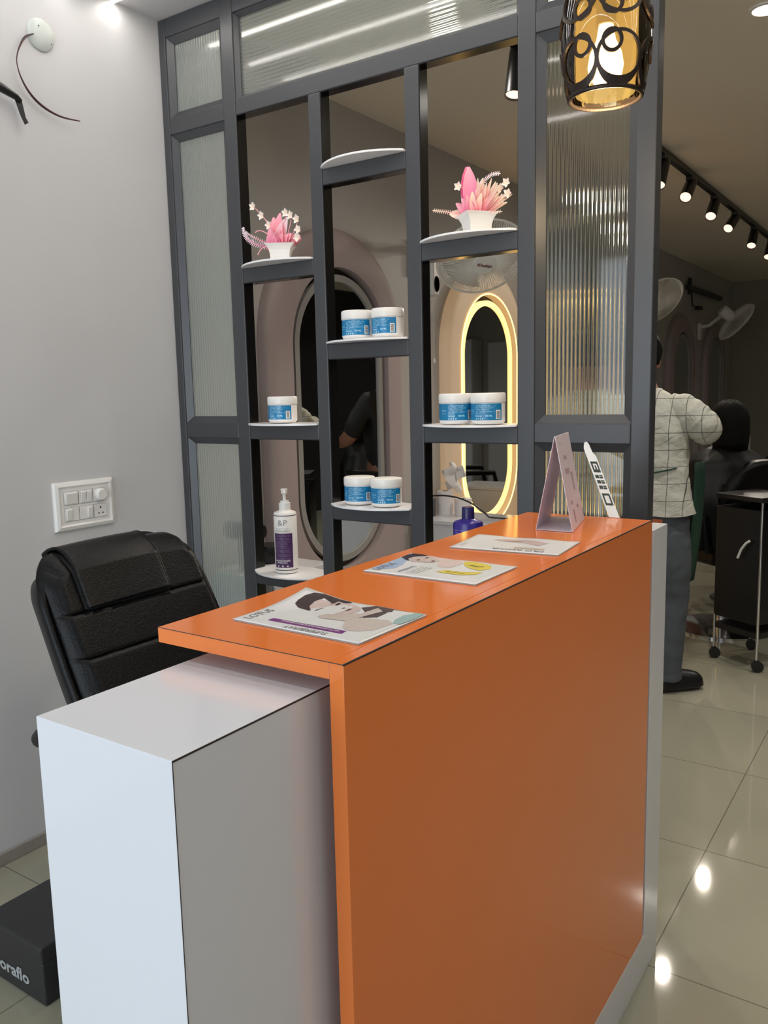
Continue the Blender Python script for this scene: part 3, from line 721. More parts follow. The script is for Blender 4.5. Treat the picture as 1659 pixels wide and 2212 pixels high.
for pts, bl in ((bez((0, 0, 0.05), (-0.03, 0, 0.12), (-0.098, -0.01, 0.182)), 3), (bez((0.01, 0, 0.05), (0.05, 0, 0.10), (0.058, -0.01, 0.135)), 1), (bez((0.01, 0, 0.05), (0.07, 0, 0.08), (0.083, -0.01, 0.120)), 1), (bez((0.01, 0, 0.05), (0.06, 0, 0.07), (0.088, -0.01, 0.088)), 1), (bez((0.01, 0, 0.05), (0.06, 0, 0.055), (0.092, -0.02, 0.062)), 1), (bez((0, 0, 0.05), (0.02, 0, 0.12), (0.03, 0, 0.147)), 1), (bez((0, 0, 0.05), (-0.06, -0.02, 0.12), (-0.088, -0.02, 0.098)), 0), (bez((-0.02, -0.02, 0.05), (-0.05, -0.04, 0.05), (-0.052, -0.05, 0.022)), 0)):
    stem(b, pts, 0.0016, ROSE)
    for k in range(bl):
        q = pts[-1 - k * 3]; blossom(b, (q.x, q.y, q.z), 0.012, CREAM)
obj('blossom_stem', b, M_petal, F1, smooth=True, recalc=False)

F2 = thing('potted_flowers', 'white pot of pink artificial flowers on the right bay shelf', 'artificial plant', (-1.098, 2.098, 1.8255))
pot(F2, 0.85)
b = B()
for i in range(18):
    a = i * 2.4; petal(b, (0.012 * math.cos(a), 0.012 * math.sin(a), 0.045), (0.95 * math.cos(a), 0.5 * math.sin(a), 0.6 + 0.4 * rnd.random()), 0.055 + 0.02 * rnd.random(), 0.022, -0.2, MAG if math.cos(a) < -0.1 else PINK, CREAM if math.cos(a) > 0 else ROSE)
for dx, dy, L, w_, c in ((-0.22, 0, 0.145, 0.05, PINK), (-0.12, -0.12, 0.135, 0.045, ROSE), (-0.5, -0.1, 0.09, 0.03, WHT), (0.25, -0.1, 0.10, 0.028, WHT), (-1.3, -0.1, 0.085, 0.03, CREAM), (1.3, -0.2, 0.10, 0.02, CREAM)): petal(b, (-0.005, 0, 0.045), (dx, dy, 1 if abs(dx) < 1 else 0.35), L, w_, -0.12, MAG if dx < 0 else PINK, c)
for i in range(22):
    a = 0.25 + 0.06 * i; petal(b, (0.01, -0.005, 0.05), (math.cos(a), -0.25 + 0.4 * rnd.random(), math.sin(a) * 0.7 + 0.1), 0.075 + 0.03 * rnd.random(), 0.012, 0.12, PINK, CREAM)
obj('bloom', b, M_petal, F2, smooth=True, recalc=False)
b = B(); leaflets(b, bez((-0.02, 0, 0.05), (-0.075, -0.02, 0.066), (-0.122, -0.03, 0.074), 18), 0.013, PINK, CREAM)
leaflets(b, bez((0.0, 0, 0.06), (0.012, -0.01, 0.16), (0.075, -0.01, 0.145), 22), 0.014, ROSE, WHT)
leaflets(b, bez((0.02, 0, 0.05), (0.05, -0.02, 0.05), (0.085, -0.02, 0.045), 10), 0.012, PINK, CREAM)
obj('fern_sprig', b, M_petal, F2, smooth=True, recalc=False)
b = B()
for pts, bl in ((bez((0.01, 0, 0.05), (0.05, 0, 0.10), (0.094, -0.01, 0.118)), 2), (bez((0.01, 0, 0.05), (0.06, 0, 0.07), (0.098, -0.01, 0.09)), 2), (bez((0, 0, 0.05), (-0.01, 0, 0.12), (-0.05, -0.01, 0.130)), 1), (bez((0, 0, 0.05), (0.03, 0, 0.08), (0.06, 0, 0.11)), 1)):
    stem(b, pts, 0.0016, CREAM)
    for k in range(bl):
        q = pts[-1 - k * 3]; blossom(b, (q.x, q.y, q.z), 0.011, CREAM)
obj('blossom_stem', b, M_petal, F2, smooth=True, recalc=False)

# ------------------------------------------------------------------ leaflets on the counter
ZT = 1.1102
def brochure(name_label, org, ang, L, W, curl, pages=4):
    T = thing('brochure', name_label, 'brochure', (org[0], org[1], ZT), ang)
    def z(u, v):  # curl of the corner over the back-left
        k = max(0, (v - 0.07) + (0.04 - u) * 0.9); return 0.0022 + curl * k * k + 0.0007 * math.sin(u * 60) * (v / W)
    def cov(u, v, o=0.0): return (L * u, W * v, z(L * u, W * v) + o)
    b = B(); b.grid(lambda u, v: cov(u, v), 24, 16)
    obj('cover', b, M_paper, T, smooth=True, solid=0.0004)
    b = B()
    for k in range(pages): b.box(0.0006 * k, L - 0.0012 * k, 0.0008 * k, W - 0.004, 0.0002 + k * 0.00045, 0.00045 + k * 0.00045)
    obj('inner_pages', b, mat('page_white', (214, 214, 210), 0.4), T)
    return T, z
def art(T, z, name, pts, m, lift=0.0005):
    b = B(); vs = [b.b.verts.new((p[0], p[1], 0)) for p in pts]; f = b.b.faces.new(vs)
    bmesh.ops.triangulate(b.b, faces=[f]); bmesh.ops.subdivide_edges(b.b, edges=b.b.edges[:], cuts=2)
    for v in b.b.verts: v.co.z = z(v.co.x, v.co.y) + lift
    return obj(name, b, m, T, recalc=True)
def ptxt(T, z, name, txt, size, at, dx, dy, m, lift=0.0008, bold=0.0, sx=1.0):
    """dx = reading direction, dy = letter up direction (unit 2-vectors)"""
    b = B(); add_text(b, txt, size, lambda x, y: (at[0] + dx[0] * x * sx + dy[0] * y, at[1] + dx[1] * x * sx + dy[1] * y, z(max(0, at[0] + dx[0] * x * sx), at[1] + dx[1] * x * sx + dy[1] * y) + lift), bold)
    return obj(name, b, m, T, recalc=False)
A = lambda n, c: mat('print_' + n, c, 0.3, var=0.05, scale=80)
c_hair, c_skin, c_lips, c_dark = A('hair', (58, 44, 44)), A('skin', (206, 186, 178)), A('lips', (120, 84, 84)), A('shadow', (88, 70, 68))
c_hand, c_ban, c_txt, c_teal = A('hand', (200, 186, 176)), A('banner', (120, 48, 124)), A('grey_text', (112, 108, 112)), A('teal', (158, 184, 180))
T, z = brochure('leaflet with purple banner and face of a woman, nearest on counter top', (-0.7585, 0.757), math.atan2(-0.005, 0.206), 0.208, 0.148, 0.9, 6)
art(T, z, 'hair', [(0.0237, 0.0965), (0.0185, 0.1088), (0.0161, 0.1269), (0.0212, 0.1405), (0.0362, 0.146), (0.0495, 0.146), (0.0647, 0.1455), (0.0806, 0.1465), (0.0876, 0.1439), (0.0809, 0.1377), (0.0681, 0.1378), (0.0662, 0.1268), (0.0442, 0.1355), (0.0411, 0.1182), (0.0474, 0.0992), (0.0591, 0.0879), (0.0707, 0.0804), (0.0562, 0.0826), (0.038, 0.0864)], c_hair, 0.0007)
art(T, z, 'portrait_face', [(0.0474, 0.0992), (0.0411, 0.1182), (0.0405, 0.1294), (0.0535, 0.1293), (0.0662, 0.1268), (0.0681, 0.1378), (0.078, 0.136), (0.0837, 0.1394), (0.0983, 0.1366), (0.1143, 0.1276), (0.1229, 0.1148), (0.1201, 0.1027), (0.1155, 0.093), (0.1046, 0.0865), (0.0936, 0.08), (0.0788, 0.0782), (0.0707, 0.0804), (0.0591, 0.0879)], c_skin, 0.0006)
for nm, pts, m_ in (('printed_eye', [(0.0715, 0.0907), (0.072, 0.1009), (0.078, 0.098), (0.079, 0.0902)], c_hair), ('printed_eye', [(0.0726, 0.1235), (0.071, 0.1342), (0.0771, 0.1319), (0.0773, 0.1223)], c_hair), ('printed_brow', [(0.0656, 0.1209), (0.0652, 0.1351), (0.0675, 0.1387), (0.0686, 0.1294)], c_dark), ('printed_brow', [(0.0659, 0.0874), (0.0677, 0.103), (0.0697, 0.1036), (0.0698, 0.0866)], c_dark), ('printed_nose', [(0.0898, 0.1149), (0.0926, 0.12), (0.0965, 0.1176), (0.0946, 0.1122)], c_lips), ('printed_lips', [(0.1042, 0.1038), (0.1021, 0.1169), (0.106, 0.1198), (0.1085, 0.1107)], c_lips)):
    art(T, z, nm, pts, m_, 0.0009)
art(T, z, 'printed_dark_hair', [(0.1138, 0.1296), (0.1265, 0.1465), (0.1817, 0.1465), (0.1857, 0.1078), (0.1575, 0.0996), (0.1455, 0.0898), (0.1320, 0.1132)], c_dark, 0.0006)
art(T, z, 'printed_hand', [(0.0884, 0.0666), (0.0917, 0.0824), (0.1092, 0.0858), (0.1199, 0.0977), (0.1319, 0.1027), (0.1357, 0.1381), (0.1508, 0.1278), (0.1472, 0.1139), (0.1415, 0.0848), (0.1827, 0.1014), (0.1959, 0.0849), (0.192, 0.0519), (0.1774, 0.0372), (0.1616, 0.0337), (0.1481, 0.0438), (0.1368, 0.0656), (0.117, 0.0636), (0.0986, 0.0592)], c_hand, 0.0009)
art(T, z, 'printed_teal_edge', [(0.1944, 0.0871), (0.186, 0.1047), (0.1817, 0.1465), (0.205, 0.1465), (0.207, 0.12), (0.2045, 0.0904)], c_teal, 0.0011)
art(T, z, 'purple_banner', [(0.0451, 0.0200), (0.0456, 0.0285), (0.0480, 0.0300), (0.1648, 0.032), (0.1666, 0.0189), (0.0470, 0.0181)], c_ban, 0.0006)
ptxt(T, z, 'title_text', 'SUPERBERRY', 0.0140, (0.152, 0.0138), (-1, -0.01), (0.01, -1), c_txt, sx=0.86)
ptxt(T, z, 'banner_text', 'LACTO DETAN FACE & BODY MASQUE', 0.0062, (0.158, 0.0277), (-1, 0), (0, -1), M_paper, 0.0009, 0.0001, sx=0.86)
ptxt(T, z, 'logo_text', 'LOTUS', 0.0190, (0.0215, 0.010), (0.0, 1), (-1, 0.0), c_txt, sx=0.85)
T, z = brochure('pale blue leaflet with yellow flowers and a woman, middle one on counter top', (-0.78, 1.082), 0.0, 0.208, 0.148, 0.25, 5)
art(T, z, 'printed_sky', [(0.002, 0.0698), (0.001, 0.1465), (0.0295, 0.1465), (0.0242, 0.0945), (0.0343, 0.064), (0.0366, 0.0382), (0.02, 0.02), (0.003, 0.02)], A('sky', (166, 186, 214)), 0.0005)
art(T, z, 'printed_skin', [(0.0406, 0.1458), (0.0811, 0.1465), (0.101, 0.1465), (0.1191, 0.1233), (0.1172, 0.0878), (0.0974, 0.0814), (0.0836, 0.0956), (0.0739, 0.1216)], A('pale_skin', (222, 200, 192)), 0.0006)
art(T, z, 'portrait_face', [(0.0177, 0.1102), (0.0199, 0.1255), (0.0295, 0.1352), (0.0391, 0.1451), (0.0558, 0.1397), (0.0719, 0.1251), (0.07, 0.106), (0.048, 0.0988), (0.033, 0.0954)], c_skin, 0.0008)
art(T, z, 'hair', [(0.001, 0.1153), (0.002, 0.1336), (0.0064, 0.146), (0.0221, 0.1465), (0.0391, 0.1451), (0.0295, 0.1352), (0.0199, 0.1255), (0.0177, 0.1102), (0.0279, 0.0972), (0.0141, 0.1037)], A('dark_hair', (40, 32, 48)), 0.001)
for pts in ([(0.036, 0.106), (0.036, 0.114), (0.041, 0.114), (0.041, 0.106)], [(0.041, 0.126), (0.041, 0.135), (0.046, 0.135), (0.046, 0.126)], [(0.062, 0.112), (0.061, 0.122), (0.066, 0.121), (0.067, 0.113)]): art(T, z, 'printed_feature', pts, c_lips, 0.001)
c_y = A('yellow_flowers', (226, 204, 74))
art(T, z, 'printed_flowers', [(0.1142, 0.134), (0.1304, 0.1426), (0.1679, 0.1319), (0.1782, 0.1079), (0.1687, 0.0864), (0.1454, 0.0945), (0.1278, 0.1105)], c_y, 0.0008)
art(T, z, 'printed_flowers', [(0.1104, 0.0469), (0.1198, 0.0642), (0.1483, 0.0633), (0.1789, 0.0798), (0.1777, 0.0594), (0.159, 0.0439), (0.1322, 0.0427)], c_y, 0.0008)
for k in range(7):
    u_, v_ = (0.135 + 0.006 * k, 0.112 - 0.002 * (k % 3)) if k < 4 else (0.125 + 0.012 * (k - 4), 0.052 + 0.003 * (k % 2)); art(T, z, 'printed_stem', [(u_, v_), (u_ + 0.008, v_ + 0.006), (u_ + 0.009, v_ + 0.003), (u_ + 0.002, v_ - 0.002)], A('olive', (96, 88, 40)), 0.001)
ptxt(T, z, 'logo_text', 'LOTUS', 0.020, (0.022, 0.012), (0.0, 1), (-1, 0.0), c_txt, sx=0.95)
ptxt(T, z, 'title_text', 'PRESENTS', 0.013, (0.062, 0.018), (0.0, 1), (-1, 0.0), A('blue_text', (100, 118, 142)), sx=0.9)
for k in range(3): ptxt(T, z, 'small_text', 'radiance skin care range', 0.006, (0.074 + 0.008 * k, 0.018), (0.0, 1), (-1, 0.0), c_txt, sx=0.9)
T, z = brochure('cream leaflet with faint pink print, farthest of the three on counter top', (-0.758, 1.329), math.atan2(0.02, 0.21), 0.209, 0.142, 0.12, 4)
art(T, z, 'printed_blot', [(0.0493, 0.1028), (0.0694, 0.1204), (0.1157, 0.1197), (0.1603, 0.1005), (0.1499, 0.0652), (0.11, 0.0895), (0.0773, 0.0902)], A('blush', (206, 184, 178)), 0.0006)
art(T, z, 'printed_band', [(0.1123, 0.0427), (0.1703, 0.0451), (0.173, 0.0319), (0.1161, 0.0302)], A('beige', (196, 182, 160)), 0.0006)
art(T, z, 'printed_shadow', [(0.07, 0.098), (0.09, 0.104), (0.115, 0.1), (0.1, 0.094)], A('rose', (170, 132, 132)), 0.0009)
ptxt(T, z, 'title_text', 'PRO REPAIR', 0.0165, (0.177, 0.0235), (-1, -0.01), (0.01, -1), c_txt, sx=1.12)
ptxt(T, z, 'logo_text', 'LOTUS', 0.011, (0.018, 0.018), (0.0, 1), (-1, 0.0), A('pale_grey', (176, 170, 168)))

# folded tent card
TC = thing('tent_card', 'folded translucent white triangular tent card standing on the far end of counter', 'sign', (-0.6585, 1.59, ZT + 0.0006))
ax = Vector((-0.043, 0.18, 0))
mt = mat('frosted_card', (226, 212, 220), 0.35, var=0.03, scale=25)
nt = mt.node_tree; pbn = nt.nodes['Principled BSDF']; pbn.inputs['Subsurface Weight'].default_value = 0.6; pbn.inputs['Subsurface Radius'].default_value = (0.02, 0.02, 0.02)
b = B(); apex = Vector((0, 0, 0.194)); lo_ = Vector((-0.0395, 0, 0)); ro = Vector((0.0395, 0, 0)); th = 0.0012
def sheet(b, a, c, n_=Vector((0, 0, 1))):
    d = (c - a).normalized(); nn = d.cross(ax.normalized()).normalized() * th; b.prism([a, c, c + nn, a + nn], ax)
b2 = B(); sheet(b2, lo_, apex); obj('left_leaf', b2, mt, TC)
b2 = B(); sheet(b2, apex, ro); obj('right_leaf', b2, mt, TC)
b2 = B(); b2.prism([lo_ + Vector((0, 0, 0.0)), ro, ro + Vector((0, 0, th)), lo_ + Vector((0, 0, th))], ax); obj('base_leaf', b2, mt, TC)
b2 = B(); nn = (ro - apex).cross(ax).normalized() * -0.0022
if nn.x < 0: nn = -nn
rnd = random.Random(5)
def onr(u, v): return apex + (ro - apex) * v + ax * u + nn * 0.7
for u, v, du, dv in ((0.3, 0.22, 0.2, 0.05), (0.25, 0.36, 0.3, 0.06), (0.6, 0.42, 0.12, 0.22), (0.25, 0.7, 0.12, 0.05), (0.3, 0.8, 0.1, 0.15), (0.6, 0.78, 0.14, 0.04), (0.15, 0.08, 0.2, 0.012)):
    b2.poly([onr(u, v), onr(u + du, v + 0.01), onr(u + du * 0.9, v + dv), onr(u + 0.02, v + dv * 0.9)])
obj('faint_print', b2, mat('faded_rose_print', (186, 160, 172), 0.5), TC, recalc=False)

# leaning strip sign
LS = thing('strip_sign', 'narrow white strip sign with dark blocks leaning from counter end towards partition', 'sign', (-0.609, 1.818, ZT + 0.0012))
tip = Vector((-0.776, 2.083, 1.262)) - Vector((-0.609, 1.818, ZT)); dl = tip.length; t_ = tip.normalized(); wv = Vector((1, 0, 0)); wv = (wv - t_ * wv.dot(t_) * 0.0); nz = t_.cross(wv).normalized()
def on(u, v, o=0.0): return t_ * (dl * v) + wv * (u * 0.0125) + nz * o
pts = [on(-1, 0), on(1, 0), on(1, 0.80), on(0.55, 0.84), on(0.45, 0.97), on(0.2, 1.0), on(-0.2, 1.0), on(-0.6, 0.97), on(-1, 0.9)]
sg = -1 if nz.y > 0 else 1
obj('strip', B().prism(pts, nz * 0.0022), mat('white_card', (222, 224, 226), 0.25, var=0.01), LS)
b = B(); oo = 0.0026 if nz.y < 0 else -0.0005
def blk(u0, u1, v0, v1): b.poly([on(u0, v0, oo), on(u1, v0, oo), on(u1, v1, oo), on(u0, v1, oo)])
blk(-0.7, 0.75, 0.56, 0.60); blk(-0.7, 0.75, 0.68, 0.71); blk(-0.7, -0.35, 0.60, 0.68); blk(0.45, 0.75, 0.60, 0.68); blk(-0.1, 0.2, 0.60, 0.655)
for v in (0.34, 0.41, 0.48): blk(-0.7, 0.0, v, v + 0.045); blk(0.1, 0.75, v, v + 0.022); blk(0.1, 0.75, v + 0.027, v + 0.045)
blk(-0.7, 0.75, 0.14, 0.165); blk(-0.7, 0.75, 0.26, 0.285); blk(-0.7, -0.4, 0.165, 0.26); blk(0.45, 0.75, 0.165, 0.26)
obj('dark_blocks', b, mat('dark_green_print', (44, 54, 50), 0.4), LS, recalc=False)

# ------------------------------------------------------------------ arched mirrors on the salon wall
M_mauve = mat('mauve_panel', (164, 148, 146), 0.55, var=0.02, scale=4)
M_mirror = mat('mirror_glass', (214, 218, 218), 0.02, metal=1.0, var=0)
M_gap = mat('dark_recess', (36, 30, 27), 0.3)
M_ringoff = mat('unlit_diffuser', (150, 146, 142), 0.4)
M_ringon = mat('lit_diffuser', (255, 230, 160), 0.4, emit=(255, 214, 130), estr=1.6, var=0)
M_glow = mat('lit_glow_line', (255, 200, 90), 0.4, emit=(255, 196, 92), estr=8.0, var=0)
def capsule(r, zc, zb, n=40):
    """outline in (y,z): top arc centre zc, bottom arc centre zb"""
    p = []
    for i in range(n + 1): a = PI * i / n; p.append((r * math.cos(a), zc + r * math.sin(a)))
    for i in range(n + 1): a = PI + PI * i / n; p.append((r * math.cos(a), zb + r * math.sin(a)))
    return p
def ringmesh(b, po, pi_, x0, x1):
    n = len(po); V = [[b.b.verts.new((x, p[0], p[1])) for p in P_] for x, P_ in ((x0, po), (x1, po), (x1, pi_), (x0, pi_))]
    for k in range(4):
        A_, C2 = V[k], V[(k + 1) % 4]
        for i in range(n): j = (i + 1) % n; b.b.faces.new([A_[i], A_[j], C2[j], C2[i]])
def arch(k, label, on=False):
    yc = 3.02 + 1.44 * k; T = thing('arched_mirror', label, 'mirror', (XL + 0.001, yc, 0))
    zc, zb = 1.60, 0.96
    # panel: arch shape to the floor with rounded front edge
    n = 40; hole = capsule(0.352, zc, zb, n)
    def outer(r, zt): 
        p = [(r * math.cos(PI * i / n), zt + r * math.sin(PI * i / n)) for i in range(n + 1)]
        p += [(-r + 2 * r * i / n, 0.0) for i in range(n + 1)]
        return p
    b = B(); V = []
    for x, P_ in ((0.0, outer(0.50, 1.62)), (0.028, outer(0.50, 1.62)), (0.045, outer(0.493, 1.62)), (0.055, outer(0.475, 1.62)), (0.06, outer(0.45, 1.62)), (0.06, hole), (0.012, hole)):
        V.append([b.b.verts.new((x, p[0], p[1])) for p in P_])
    for q in range(len(V) - 1):
        for i in range(len(hole)): j = (i + 1) % len(hole); b.b.faces.new([V[q][i], V[q][j], V[q + 1][j], V[q + 1][i]])
    obj('surround_panel', b, mat('painted_glow_panel', (190, 172, 162), 0.5, emit=(255, 208, 140), estr=0.2, var=0.02) if on else M_mauve, T, smooth=True)  # weak warm emission and paler base stand in for light falling on the panel
    obj('recess', B().prism([(0.008, p[0], p[1]) for p in hole], (0.004, 0, 0)), M_gap, T)
    b = B(); ringmesh(b, capsule(0.322, zc, zb), capsule(0.292, zc, zb), 0.02, 0.045)
    r_ = obj('light_ring', b, M_ringon if on else M_ringoff, T)
    r_['label'] = 'glowing warm light ring' if on else 'unlit grey ring'
    obj('mirror', B().prism([(0.03, p[0], p[1]) for p in capsule(0.2925, zc, zb)], (0.006, 0, 0)), M_mirror, T)
    if on:
        p = capsule(0.5, 1.62, 0.5)[:41]
        pts = [(0.006, q[0] * 1.016, 1.62 + (q[1] - 1.62) * 1.016) for q in p[:21]]; pts = [(0.006, 0.508, 0.1)] + pts
        obj('glow_line', B().tube(pts, 0.004, 6), M_glow, T)
        obj('glow_line', B().tube([(0.062, q[0], q[1]) for q in capsule(0.358, zc, zb)], 0.0028, 6, closed=True), M_glow, T)  # added emissive line, stands in for the lamplit edge of the hole
arch(0, 'unlit arched mirror behind the left and middle shelf bays')
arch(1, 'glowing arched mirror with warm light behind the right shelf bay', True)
arch(2, 'third arched wall mirror hidden mostly by the partition right end')
arch(3, 'fourth arched wall mirror hidden behind partition end and shirted person')
arch(4, 'dim arched mirror visible just right of the partition')
arch(5, 'dim farthest arched mirror in the salon back corner')

# vanity units between mirrors
def vanity(k, label, xr=-1.66):
    yc = 2.342 + 1.44 * k; T = thing('vanity_unit', label, 'cabinet', ((XL + xr) / 2, yc, 0)); hx = (xr - XL) / 2 - 0.04
    obj('carcass', B().box(-hx + 0.005, hx - 0.01, -0.165, 0.165, 0.06, 0.73), M_white, T, bevel=0.002)
    obj('plinth', B().box(-hx + 0.02, hx - 0.04, -0.16, 0.16, 0, 0.06), M_edge, T)
    obj('top', B().box(-hx, hx, -0.172, 0.172, 0.73, 0.75), M_white, T, bevel=0.002)
    for z0, z1 in ((0.08, 0.29), (0.30, 0.51), (0.52, 0.72)):
        d_ = obj('drawer', B().box(hx - 0.009, hx + 0.006, -0.16, 0.16, z0, z1), M_white, T, bevel=0.002)
        obj('handle', B().box(hx + 0.0065, hx + 0.012, -0.06, 0.06, z1 - 0.035, z1 - 0.02), M_edge, d_)
vanity(0, 'white vanity cabinet under the left bay, first along the mirrors', -1.93)
vanity(1, 'white vanity cabinet beside the glowing mirror, holding paper rolls')
vanity(2, 'white vanity cabinet third along, hidden mostly behind the partition')
vanity(3, 'white vanity cabinet fourth along the salon wall')
# paper rolls, napkin, cable on the second vanity
def roll(x, y, label, r=0.042, h=0.10, tear=False):
    T = thing('paper_roll', label, 'paper roll', (x, y, 0.7505))
    obj('paper', B().lathe([(0.018, 0.0), (r, 0.0), (r, h), (0.018, h), (0.018, 0.002)], n=32, cap=False), mat('tissue_white', (232, 226, 222), 0.9, var=0.03, scale=60, bump=0.3), T, smooth=True)
    obj('core', B().lathe([(0.0178, 0.001), (0.0178, h - 0.001), (0.0165, h - 0.001), (0.0165, 0.001)], n=20, cap=False), mat('card_brown', (130, 100, 72), 0.8), T, smooth=True)
def crumple(name, loc, s, label):
    b = B(); r2 = random.Random(11)
    b.grid(lambda u, v: ((u - 0.5) * s + 0.02 * math.sin(9 * v), 0.018 * math.sin(7 * u + 5 * v) + 0.01 * math.sin(17 * u * v + 2), v * s * 1.35 + 0.012 * math.sin(11 * u)), 18, 18)
    return tag(obj(name, b, mat('tissue_white', (232, 226, 222), 0.9), smooth=True, solid=0.001, loc=loc, rot=(0.1, 0.35, 0.3)), label, 'tissue')
roll(-2.205, 3.83, 'tall white tissue roll on the vanity beside the glowing mirror, left one', 0.045, 0.125)
roll(-2.10, 3.835, 'short white tissue roll with hollow core on the vanity beside the glowing mirror', 0.046, 0.09)
crumple('tissue', (-2.20, 3.86, 0.885), 0.10, 'crumpled white tissue sticking up out of the left paper roll')
b = B(); cp = bez((-2.14, 3.58, 0.99), (-1.93, 3.6, 0.93), (-1.86, 3.62, 0.80), 20) + bez((-1.86, 3.62, 0.80), (-1.80, 3.63, 0.76), (-1.72, 3.66, 0.757), 10)[1:]
b = B().tube(bez((-2.23, 3.68, 0.86), (-2.02, 3.70, 0.90), (-1.90, 3.74, 0.765), 20) + bez((-1.90, 3.74, 0.765), (-1.84, 3.76, 0.757), (-1.72, 3.80, 0.757), 10)[1:], 0.0045, 8)
tag(obj('power_cable', b, M_black, smooth=True), 'thick black power cable looping over the vanity by glowing mirror', 'cable')
b = B().cyl((0, 0, 0), (0, 0.0, 0.13), 0.03, 0.028).cyl((0, 0, 0.13), (0.0, 0.0, 0.15), 0.028, 0.012).tube([(0, 0, 0.10), (0.02, -0.09, 0.14), (0.02, -0.13, 0.13)], 0.022, 12)
HD = thing('hair_dryer', 'black hair dryer on the first vanity blurred behind the left reeded glass', 'hair dryer', (-2.15, 2.25, 0.7505))
obj('handle', B().cyl((0, 0, 0.001), (0, 0.0, 0.13), 0.02, 0.022), M_black, HD, smooth=True)
obj('barrel', B().cyl((-0.07, 0, 0.15), (0.07, 0.0, 0.15), 0.036, 0.028, 24), M_black, HD, smooth=True)
tag(obj('product_tub', B().lathe([(0.05, 0), (0.055, 0.01), (0.055, 0.06), (0.05, 0.07)], n=28), M_black, smooth=True, loc=(-2.19, 2.40, 0.7505)), 'low black tub behind the black hair dryer on first vanity', 'tub')
b = B().cyl((0, 0, 0), (0, 0, 0.09), 0.035, 0.04, 24)
tag(obj('cup', b, mat('grey_plastic', (90, 90, 94), 0.4), smooth=True, loc=(-2.255, 3.74, 0.7505)), 'dark grey cup left of the paper rolls on the vanity', 'cup')

# ------------------------------------------------------------------ wall fans
M_fan = mat('fan_white', (240, 236, 228), 0.35, var=0.01)
mg = bpy.data.materials.new('fan_grille'); mg.use_nodes = True
nt = mg.node_tree; nt.nodes['Principled BSDF'].inputs['Base Color'].default_value = (*lin((214, 208, 198)), 1)
def fan(loc, n, R, wallz, label, yw=0.0, text=False):
    """loc = centre of the disc, n = facing direction"""
    T = thing('wall_fan', label, 'fan', loc); n = Vector(n).normalized(); M = n.to_track_quat('Z', 'Y').to_matrix().to_4x4()
    wl = Vector((XL - loc[0], yw, wallz - loc[2]))
    b = B().box(wl.x + 0.001, wl.x + 0.035, wl.y - 0.05, wl.y + 0.05, wl.z - 0.12, wl.z + 0.06)
    obj('wall_bracket', b, M_fan, T, bevel=0.012)
    mo = -n * 0.14
    obj('arm', B().tube([(wl.x + 0.03, wl.y, wl.z + 0.02), (wl.x + 0.12, wl.y, wl.z + 0.03), tuple(mo * 1.15)], 0.02, 12), M_fan, T, smooth=True)
    obj('motor_housing', B().lathe([(0.03, -0.22), (0.055, -0.21), (0.062, -0.16), (0.06, -0.09), (0.05, -0.06)], n=28, M=M), M_fan, T, smooth=True)
    # grille: front and back wires
    b = B(); N = 110
    for k in range(N):
        a = 2 * PI * k / N; c, s = math.cos(a), math.sin(a)
        b.tube([M @ Vector((r * c, r * s, z)) for r, z in ((0.26 * R, 0.045), (0.6 * R, 0.04), (0.9 * R, 0.022), (R, 0.0), (0.93 * R, -0.03), (0.6 * R, -0.06), (0.2 * R, -0.065))], 0.0019, 3)
    obj('grille', b, M_fan, T)
    obj('rim', B().tube([M @ Vector((R * math.cos(2 * PI * i / 48), R * math.sin(2 * PI * i / 48), 0)) for i in range(48)], 0.005, 8, closed=True), M_fan, T, smooth=True)
    for i in range(3):
        a0 = 2 * PI * i / 3
        def bl(u, v): 
            a = a0 + (v - 0.5) * 1.25 * (0.75 + 0.35 * u); r = R * (0.18 + 0.68 * u); return M @ Vector((r * math.cos(a), r * math.sin(a), -0.02 + 0.03 * (v - 0.5)))
        obj('blade', B().grid(bl, 8, 8), mat('fan_blade', (196, 190, 182), 0.35, var=0), T, smooth=True, solid=0.002)
    obj('hub_badge', B().lathe([(0.001, 0.052), (0.26 * R, 0.05), (0.27 * R, 0.042)], n=36, M=M, cap=False), M_plastic, T, smooth=True)
    if text:
        b = B(); up = Vector((0, 0, 1)); up = (up - n * up.dot(n)).normalized(); rt = up.cross(n).normalized()
        rt2 = (rt * 0.98 + up * -0.12).normalized(); up2 = n.cross(rt2)
        add_text(b, 'Khaitan', 0.026, lambda x, y: n * 0.0535 + rt2 * (x - 0.036) + up2 * (y - 0.012), 0.0006)
        obj('badge_text', b, mat('maroon_print', (110, 36, 36), 0.5), T, recalc=False)['label'] = 'maroon maker name'
    return T
fan((-1.93, 3.74, 2.045), (0.42, -0.42, -0.70), 0.225, 2.11, 'white wall fan with maroon name on its hub, above the glowing mirror', 0.0, True)
fan((-1.93, 6.68, 2.06), (0.55, -0.35, -0.62), 0.215, 2.12, 'white wall fan cut off by the right end of the partition', 0.0)
fan((-1.90, 9.47, 2.06), (0.62, 0.45, -0.62), 0.23, 2.02, 'white wall fan farthest away in the salon, seen from behind', 0.08)
wb = thing('wall_speaker_box', 'small white box with dark grille on the wall left of the nearest wall fan', 'wall box', (XL, 3.86, 2.0))
obj('case', B().box(0.001, 0.05, -0.035, 0.035, -0.1, 0.09), M_plastic, wb, bevel=0.012)
obj('dark_grille', B().lathe([(0.001, 0), (0.026, 0), (0.024, 0.004)], (0.05, 0.0, -0.04), 24, Matrix.Rotation(PI / 2, 4, 'Y') @ Matrix.Diagonal((1.6, 1, 1, 1)), cap=False), M_edge, wb)
